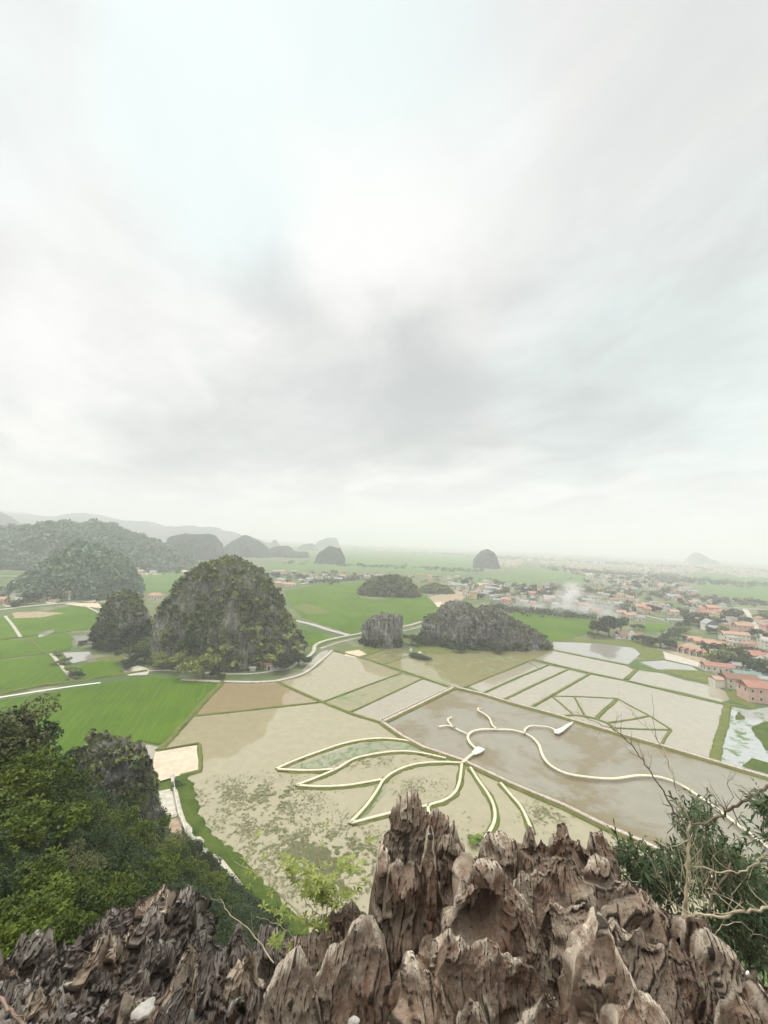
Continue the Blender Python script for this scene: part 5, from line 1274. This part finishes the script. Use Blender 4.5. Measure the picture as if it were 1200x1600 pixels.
rock('narrow rock post between the fluted wall and the cavity boulder', [(652, 1500), (656, 1468), (664, 1460), (674, 1466), (682, 1490), (684, 1520)], 4.2, .3, 1.8, 'rock_pale', seed=28, jag=.08)
rock('brown rock shelf under the cavity boulder', [(676, 1540), (684, 1490), (700, 1468), (722, 1474), (736, 1488), (752, 1476), (776, 1472), (784, 1490), (812, 1496), (838, 1510), (856, 1550)], 4.0, .5, 2.2, 'rock', seed=29, nu=240, lump=.14, jag=.09)
rock('dark rock wedge at the bottom edge below the cavity boulder', [(704, 1660), (716, 1590), (732, 1550), (748, 1560), (762, 1600), (780, 1660)], 3.3, .35, 1.6, 'rock', seed=30, jag=.09)
rock('dark triangular rock at the bottom edge left of the pale fin', [(800, 1680), (822, 1600), (846, 1548), (858, 1530), (870, 1560), (880, 1620), (890, 1680)], 3.5, .4, 1.8, 'rock', seed=31)
# the left rock ridge: blade behind blade
r_ = random.Random(5)
top = [(-60, 1560), (0, 1512), (30, 1490), (60, 1484), (90, 1476), (110, 1482), (130, 1460), (150, 1442), (175, 1432), (195, 1424), (215, 1412), (245, 1398), (262, 1394), (275, 1402), (295, 1392), (306, 1408), (316, 1450)]
rock('long jagged skyline of the left rock ridge', top, (10.5, 11.5), 1.6, 5, 'rock_dark', seed=33, nu=420, na=200, lump=.4, flute=.2, jag=.42, shear=-.6)
tx = [p[0] for p in top]; ty = [p[1] for p in top]
rows = [(9.6, 28, 5), (8.4, 58, 5), (7.2, 92, 5), (6.0, 130, 4), (5.0, 165, 4)]
nm = ['first', 'second', 'third', 'fourth', 'fifth', 'sixth', 'seventh']
where = ['just below the left skyline', 'in the second row of the left ridge', 'in the middle of the left ridge', 'low on the left ridge', 'at the bottom edge of the left ridge']
for k, (dp, off, cnt) in enumerate(rows):
    for j in range(cnt):
        x0 = -50 + j * 380 / cnt + r_.uniform(-15, 15); x1 = x0 + 380 / cnt * 1.25
        cr = []
        for s in np.linspace(0, 1, 8):
            x = x0 + (x1 - x0) * s; yb = np.interp(x, tx, ty) + off + (x > 300) * 40
            cr.append((x, yb + 46 * abs(s * 2 - 1) ** 2.2 - 10 * r_.random() - (16 if abs(s - .6) < .2 else 0)))
        rock('%s jagged rock from the left %s' % (nm[j], where[k]), cr, (dp * .98, dp * 1.03), .8 * dp / 8 + .2, 2.6, 'rock_dark' if (j + k) % 3 else 'rock', seed=200 + k * 10 + j, nu=170, na=140, lump=.26 * dp / 8, flute=.14 * dp / 8, jag=.26 * dp / 8, shear=-.8, name='rock')
for j, (cr, dp, lb) in enumerate([([(305, 1510), (320, 1470), (335, 1462), (350, 1475), (360, 1500)], 8.6, 'grey rock spike right of the left ridge summit'), ([(345, 1500), (358, 1462), (372, 1450), (390, 1470), (400, 1500)], 8.0, 'dark rock spike behind the bare twig'), ([(392, 1510), (405, 1465), (425, 1458), (440, 1470), (455, 1505)], 7.0, 'dark jagged rock beside the pale spiky rim'),
                             ([(350, 1540), (366, 1495), (385, 1478), (400, 1500), (412, 1545)], 6.4, 'rock with a cream weathered patch left of centre'), ([(290, 1580), (310, 1535), (335, 1520), (355, 1545), (372, 1590)], 6.2, 'dark rock lump low between the ridges'), ([(340, 1640), (352, 1580), (375, 1548), (400, 1565), (420, 1640)], 4.6, 'dark rock lump at the bottom edge left of centre'),
                             ([(235, 1640), (250, 1590), (263, 1562), (274, 1585), (290, 1640)], 4.8, 'leaning grey rock blade beside the loose white stone')]):
    rock(lb, cr, dp, .6, 2.6, 'rock_pale' if j == 3 else 'rock_dark', seed=260 + j, nu=150, na=150, lump=.2, flute=.12, jag=.2, name='rock')

# loose stones, litter, root
def stone(lab, px, py, d, s, mt, sq=(1, .7, .45), name='stone', seed=1, rz=.3):
    me = bpy.data.meshes.new(name); import bmesh
    b = bmesh.new(); bmesh.ops.create_icosphere(b, subdivisions=4, radius=1)
    A = np.array([v.co[:] for v in b.verts]); k = 1 + .35 * fbm(A * 1.2, 3, seed) - .12 * ridged(A * 2, 3, seed + 3)
    for v, f in zip(b.verts, k): v.co = Vector((v.co.x * sq[0], v.co.y * sq[1], v.co.z * sq[2])) * float(f) * s
    b.to_mesh(me); b.free()
    for p_ in me.polygons: p_.use_smooth = True
    o = bpy.data.objects.new(name, me); COL.objects.link(o); me.materials.append(M[mt]); o.location = atd(px, py, d); o.rotation_euler = (.2, -.25, rz)
    return tag(o, lab, name)
M['stone'] = simple('white_stone', (.36, .34, .3), .25, 6)
stone('smooth whitish stone lying in the dark hollow at the bottom left', 222, 1580, 4.2, .115, 'stone')
stone('crumpled white paper scrap on the brown rock near the right edge', 1168, 1521, 3.9, .022, 'white', (1, .6, .9), 'litter', 7)
stone('thin white scrap of litter left of the crumpled paper', 1123, 1531, 3.9, .022, 'white', (.3, .3, 1.1), 'litter', 9)
stone('small pale lump on the rock at the bottom centre', 552, 1598, 3.4, .05, 'stone', seed=5)

# ================================================================== NEAR PLANTS
def lance(pts, dirs, L, w, r, droop=.25):
    """pointed leaves, two folded halves each"""
    N = len(pts); d = dirs / (np.linalg.norm(dirs, axis=1)[:, None] + 1e-9)
    s = np.cross(d, [0, 0, 1.0]) + r.normal(size=d.shape) * .35; s /= np.linalg.norm(s, axis=1)[:, None] + 1e-9
    n_ = np.cross(s, d); L = (L * r.uniform(.6, 1.3, N))[:, None]; w = w / 1.0
    mid = pts + d * L * .5; tip = pts + d * L - np.array([0, 0, 1.]) * droop * L
    a = mid + s * L * w + n_ * L * .05; b = mid - s * L * w + n_ * L * .05
    v = np.stack([pts, a, tip, b, mid], 1).reshape(-1, 3); k = np.arange(N) * 5
    f = np.concatenate([np.stack([k, k + 1, k + 2, k + 4], 1), np.stack([k, k + 4, k + 2, k + 3], 1)])
    return v, f, np.repeat(r.random(N), 5)
def branchy(mb, path, r0, r1, rr, twigs=0, tl=.5, step=.05, wob=.02, seed=0, sub=True, bias=(0, 0, .3)):
    Q = smoothline(path, step); N = len(Q)
    for i, q in enumerate(Q[1:-1], 1): Q[i] = q + Vector((rr.uniform(-wob, wob), rr.uniform(-wob, wob), rr.uniform(-wob, wob)))
    r0 *= .55; r1 *= .6
    mb.tube(Q, [r0 + (r1 - r0) * i / (N - 1) for i in range(N)], 6)
    tips = []
    for _ in range(twigs):
        i = rr.randrange(max(1, N // 4), N); b = Q[i]; d = (Q[min(i + 1, N - 1)] - Q[i - 1]).normalized()
        v = (d * .5 + Vector((rr.uniform(-1, 1), rr.uniform(-1, 1), rr.uniform(-1, 1))) + Vector(bias)).normalized(); L = tl * rr.uniform(.3, 1)
        p = [b]; 
        for s in range(5): v = (v + Vector((rr.uniform(-1, 1), rr.uniform(-1, 1), rr.uniform(-.6, 1))) * .22).normalized(); p.append(p[-1] + v * L / 5)
        rb = (r0 + (r1 - r0) * i / (N - 1)) * .5
        mb.tube(p, [rb * (1 - .85 * s / 5) for s in range(6)], 4); tips.append((p[-1], v))
        if sub:
            for _ in range(2):
                j = rr.randrange(1, 5); v2 = (v + Vector((rr.uniform(-1, 1), rr.uniform(-1, 1), rr.uniform(-1, 1))) * .9).normalized()
                mb.tube([p[j], p[j] + v2 * L * .2, p[j] + v2 * L * .38 + Vector((0, 0, .03))], [rb * .4, rb * .3, rb * .12], 3); tips.append((p[j] + v2 * L * .38, v2))
    return Q, tips
rr = random.Random(21); r = np.random.default_rng(21)
D = 5.6
def px3(lst, d): 
    if not hasattr(d, '__len__'): d = (d, d)
    return [atd(x, y, d[0] + (d[1] - d[0]) * i / (len(lst) - 1)) for i, (x, y) in enumerate(lst)]
bt = thing('bare_tree', 'leafless crooked tree with arching pale branches at the right edge', 'tree', atd(1070, 1440, 5.4))
org = Vector(bt.location)
def tw(name, lst, d, r0, r1, twigs, tl, mt, **k):
    mb = MB(); Q, tips = branchy(mb, [p - org for p in px3(lst, d)], r0, r1, rr, twigs, tl, **k); mb.build(name, M[mt], bt, smooth=True); return Q
tw('trunk', [(1068, 1445), (1070, 1410), (1074, 1370), (1076, 1330), (1077, 1300), (1078, 1284)], (5.4, 5.6), .05, .028, 10, .5, 'twig')
tw('branch', [(1230, 1212), (1200, 1229), (1165, 1250), (1142, 1262), (1130, 1274), (1110, 1285), (1085, 1288), (1062, 1277), (1050, 1260)], (5.2, 5.7), .036, .022, 12, .45, 'bark')
tw('branch', [(1050, 1260), (1035, 1235), (1012, 1200), (990, 1170), (965, 1145), (940, 1133), (910, 1118), (900, 1112)], (5.7, 6.3), .02, .003, 22, .35, 'twig_dark')
tw('branch', [(1078, 1284), (1066, 1256), (1056, 1228), (1046, 1195), (1034, 1168), (1022, 1150), (1004, 1130), (985, 1112), (968, 1098)], (5.6, 6.2), .017, .003, 22, .4, 'twig')
tw('branch', [(1034, 1168), (1026, 1150), (1022, 1125), (1018, 1085)], (6, 6.2), .007, .002, 3, .2, 'twig_dark')
tw('branch', [(1130, 1274), (1138, 1262), (1145, 1245), (1136, 1225), (1150, 1205)], (5.5, 5.7), .010, .003, 6, .2, 'twig_dark')
tw('branch', [(1240, 1405), (1200, 1416), (1160, 1426), (1120, 1432), (1088, 1428), (1072, 1436)], (4.9, 5.3), .034, .024, 8, .45, 'twig')
tw('branch', [(1230, 1325), (1200, 1338), (1178, 1352), (1150, 1363), (1112, 1360), (1078, 1352)], (5.2, 5.5), .022, .012, 9, .35, 'twig')
tw('branch', [(1104, 1432), (1112, 1405), (1122, 1382), (1136, 1364), (1142, 1348)], (5.3, 5.5), .032, .02, 6, .3, 'bark')
tw('branch', [(1105, 1432), (1135, 1425), (1145, 1398), (1158, 1380)], (5.2, 5.2), .012, .005, 3, .2, 'twig')
tw('branch', [(1118, 1470), (1125, 1450), (1150, 1440), (1180, 1460), (1205, 1466)], (5.0, 5.0), .009, .004, 3, .2, 'twig')
for i in range(16):
    x = rr.uniform(1040, 1110); y0 = rr.uniform(1380, 1430); x2 = x + rr.uniform(-50, 40); y2 = y0 - rr.uniform(60, 130)
    tw('branch', [(x, y0), ((x + x2) / 2 + rr.uniform(-8, 8), (y0 + y2) / 2), (x2, y2)], 5.45 + rr.uniform(-.3, .3), .008, .002, 3, .22, 'twig')
tw('branch', [(945, 1312), (962, 1345), (980, 1370), (998, 1378)], (6.3, 6.0), .004, .009, 3, .2, 'twig')
# dark leafy bush behind the bare tree
def bush(lab, areas, d, n_, L, w, mt, base, seed, name='bush', stems=14):
    r = np.random.default_rng(seed); rr = random.Random(seed)
    b0 = atd(*base); t = thing(name, lab, 'bush', b0); P_, D_ = [], []; mb = MB()
    tot = sum(a[4] for a in areas)
    for (cx, cy, rx, ry, wt) in areas:
        for _ in range(int(n_ * wt / tot / 9)):
            x, y = cx + r.normal() * rx * .45, cy + r.normal() * ry * .45
            c = np.array(atd(x, y, d + r.uniform(-.7, .9))) - np.array(b0)
            dr = r.normal(size=3) * .6 + [0, 0, .4]; k = 9
            P_.append(c + np.outer(np.linspace(0, .16, k), dr)); D_.append(r.normal(size=(k, 3)) * .8 + dr)
            if r.random() < .25: mb.tube([Vector(c) - Vector(dr) * .25, Vector(c), Vector(c + dr * .16)], [.006, .004, .002], 3)
    for i in range(stems):
        a = areas[rr.randrange(len(areas))]; e = atd(a[0] + rr.uniform(-.5, .5) * a[2], a[1] + rr.uniform(-.5, .5) * a[3], d) - b0
        branchy(mb, [Vector((0, 0, -.3)), e * .5 + Vector((0, 0, rr.uniform(-.1, .3))), e], .02, .004, rr, 4, .3, .12)
    v, f, tt = lance(np.concatenate(P_), np.concatenate(D_), L, w, r)
    mesh_np('leaves', v, f, M[mt], parent=t, attrs={'tint': tt}); mb.build('stem', M['bark'], t)
    return t
bush('bush of narrow dark green leaves behind the bare tree', [(1105, 1345, 62, 52, 2), (1150, 1370, 60, 50, 2), (1185, 1420, 50, 60, 1.8), (1085, 1292, 36, 26, .6), (1180, 1490, 55, 45, 1.4), (1130, 1450, 50, 40, 1), (1098, 1268, 28, 14, .3)], 6.6, 6000, .12, .15, 'leaf_bush', (1150, 1530, 6.6), 51)
bush('smaller leafy bush between the rock ridge and the bare tree', [(1000, 1365, 45, 40, 1.2), (1030, 1390, 40, 30, 1), (975, 1335, 22, 15, .3), (1050, 1350, 30, 40, .7)], 7.2, 2800, .13, .16, 'leaf_bush', (1030, 1440, 7.0), 52)
bush('sprig of dark leaves entering at the right edge', [(1195, 1265, 14, 18, 1), (1200, 1305, 10, 14, .4)], 5.5, 500, .12, .16, 'leaf_bush', (1235, 1300, 5.5), 53, stems=2)
# sapling in the notch left of the pinnacle
sp2 = thing('sapling', 'thin sapling with fresh yellow-green leaves above the muddy basin', 'sapling', atd(490, 1470, 5.0)); o2 = Vector(sp2.location); mb = MB(); tips = []
for lst, d, a, b, tn_ in [([(495, 1475), (505, 1440), (512, 1415), (508, 1390), (500, 1360), (495, 1320)], (5, 5.4), .014, .003, 6), ([(510, 1420), (530, 1398), (548, 1372), (560, 1350), (575, 1328)], (5.1, 5.4), .010, .002, 6),
                      ([(505, 1440), (480, 1410), (470, 1385), (450, 1360), (430, 1340), (415, 1320)], (5, 5.3), .010, .002, 8), ([(478, 1440), (455, 1415), (425, 1385), (405, 1365), (380, 1355), (365, 1345)], (4.9, 5.4), .013, .003, 8),
                      ([(545, 1380), (570, 1378), (600, 1376)], (5.2, 5.3), .005, .002, 3), ([(497, 1365), (499, 1345), (494, 1320)], (5.3, 5.3), .008, .003, 2), ([(490, 1460), (465, 1470), (450, 1455), (425, 1440), (400, 1432)], (5, 4.7), .009, .003, 5)]:
    Q, tp = branchy(mb, [p - o2 for p in px3(lst, d)], a, b, rr, tn_, .28, .05, .012); tips += tp
mb.build('stem', M['twig'], sp2, smooth=True)
Pp, Dd = [], []
cl_ = [(495, 1385, 36, 26, 26), (505, 1405, 30, 18, 18), (540, 1352, 22, 18, 9), (480, 1360, 30, 20, 9), (495, 1445, 30, 10, 12), (445, 1350, 20, 14, 5), (450, 1430, 26, 20, 5), (435, 1470, 14, 12, 6), (545, 1395, 16, 10, 4)]
for cx, cy, rx, ry, k in cl_:
    for _ in range(int(k * 1.8)):
        c = np.array(atd(cx + r.normal() * rx * .5, cy + r.normal() * ry * .5, 5.1 + r.uniform(-.25, .3))) - np.array(o2); a = r.uniform(0, 6.28)
        Pp.append(np.repeat(c[None], 6, 0)); Dd.append(np.stack([np.cos(a + np.arange(6) * 1.05), np.sin(a + np.arange(6) * 1.05), np.full(6, .25)], 1))
for tpp, v in tips:
    if r.random() < .3: Pp.append(np.repeat(np.array(tpp)[None], 5, 0)); a = r.uniform(0, 6.28); Dd.append(np.stack([np.cos(a + np.arange(5) * 1.25), np.sin(a + np.arange(5) * 1.25), np.full(5, .2)], 1))
v, f, tt = lance(np.concatenate(Pp), np.concatenate(Dd), 0.075, .2, r, .15)
M['leaf_fresh'] = leafmat('leaf_fresh', (.13, .17, .03), (.34, .38, .1), 3)
mesh_np('leaves', v, f, M['leaf_fresh'], parent=sp2, attrs={'tint': tt})
# dry twig on the left rocks, root at the corner
dt = thing('dry_branch', 'bare pale dry branch leaning over the rocks left of the sapling', 'branch', atd(425, 1500, 4.6)); o3 = Vector(dt.location); mb = MB()
branchy(mb, [p - o3 for p in px3([(428, 1505), (410, 1478), (385, 1450), (360, 1430), (345, 1405)], (4.6, 5.0))], .012, .004, rr, 7, .25, .05, .01); mb.build('stem', M['twig'], dt, smooth=True)
mb = MB(); o4 = Vector(atd(10, 1590, 3.0)); branchy(mb, [p - o4 for p in px3([(-30, 1535), (-5, 1555), (12, 1575), (28, 1592), (50, 1630)], (3.1, 2.9))], 0.02, .016, rr, 5, .16, .04, .012, sub=False)
M['root'] = simple('pinkish_root', (.24, .17, .13), .25, 12)
o = mb.build('root', M['root'], None, smooth=True); o.location = o4; tag(o, 'pale pinkish root crossing the bottom left corner', 'root')
# white railing beside the pond-bank path
for lab, lst in (('white railing on the pond bank below the garden plots, upper stretch', [(288, 1301), (300, 1313), (312, 1326), (322, 1337)]), ('white railing on the pond bank, lower stretch near the wooded toe', [(341, 1352), (352, 1365), (366, 1388), (377, 1397)]), ('white fence around the bare garden plot by the sand plot', [(271, 1222), (274, 1250), (279, 1276), (285, 1290), (289, 1300)]), ('low white fence across the foot of the garden plot', [(240, 1284), (262, 1280), (281, 1275)])):
    Q = straight([at(x, y, .5) for x, y in lst], 1.6); f = thing('railing', lab, 'railing', Q[0]); rl = MB(); rl2 = MB()
    for z_ in (.55, 1.05): rl.tube([q - Q[0] + Vector((0, 0, z_)) for q in Q], .07, 4)
    rl.build('rail', M['white'], f)
    for q in Q: c = q - Q[0]; MB().box(c.x - .09, c.x + .09, c.y - .09, c.y + .09, 0, 1.2).build('post', M['white'], f)
# ================================================================== HAZE
hz = MB().box(-9000, 9000, -260, 14000, -6, 330)
def f_haze(tree):
    q = NT(tree)
    v = q.n('ShaderNodeVolumePrincipled', {'Color': (.975, .982, 1.0, 1), 'Density': HAZE, 'Anisotropy': 0.0})
    o = q.n('ShaderNodeOutputMaterial', {'Volume': v.outputs[0]})
HAZE = 3.9e-4
hm = bpy.data.materials.new('haze'); hm.use_nodes = True; f_haze(hm.node_tree)
tag(hz.build('haze', hm), kind='stuff')
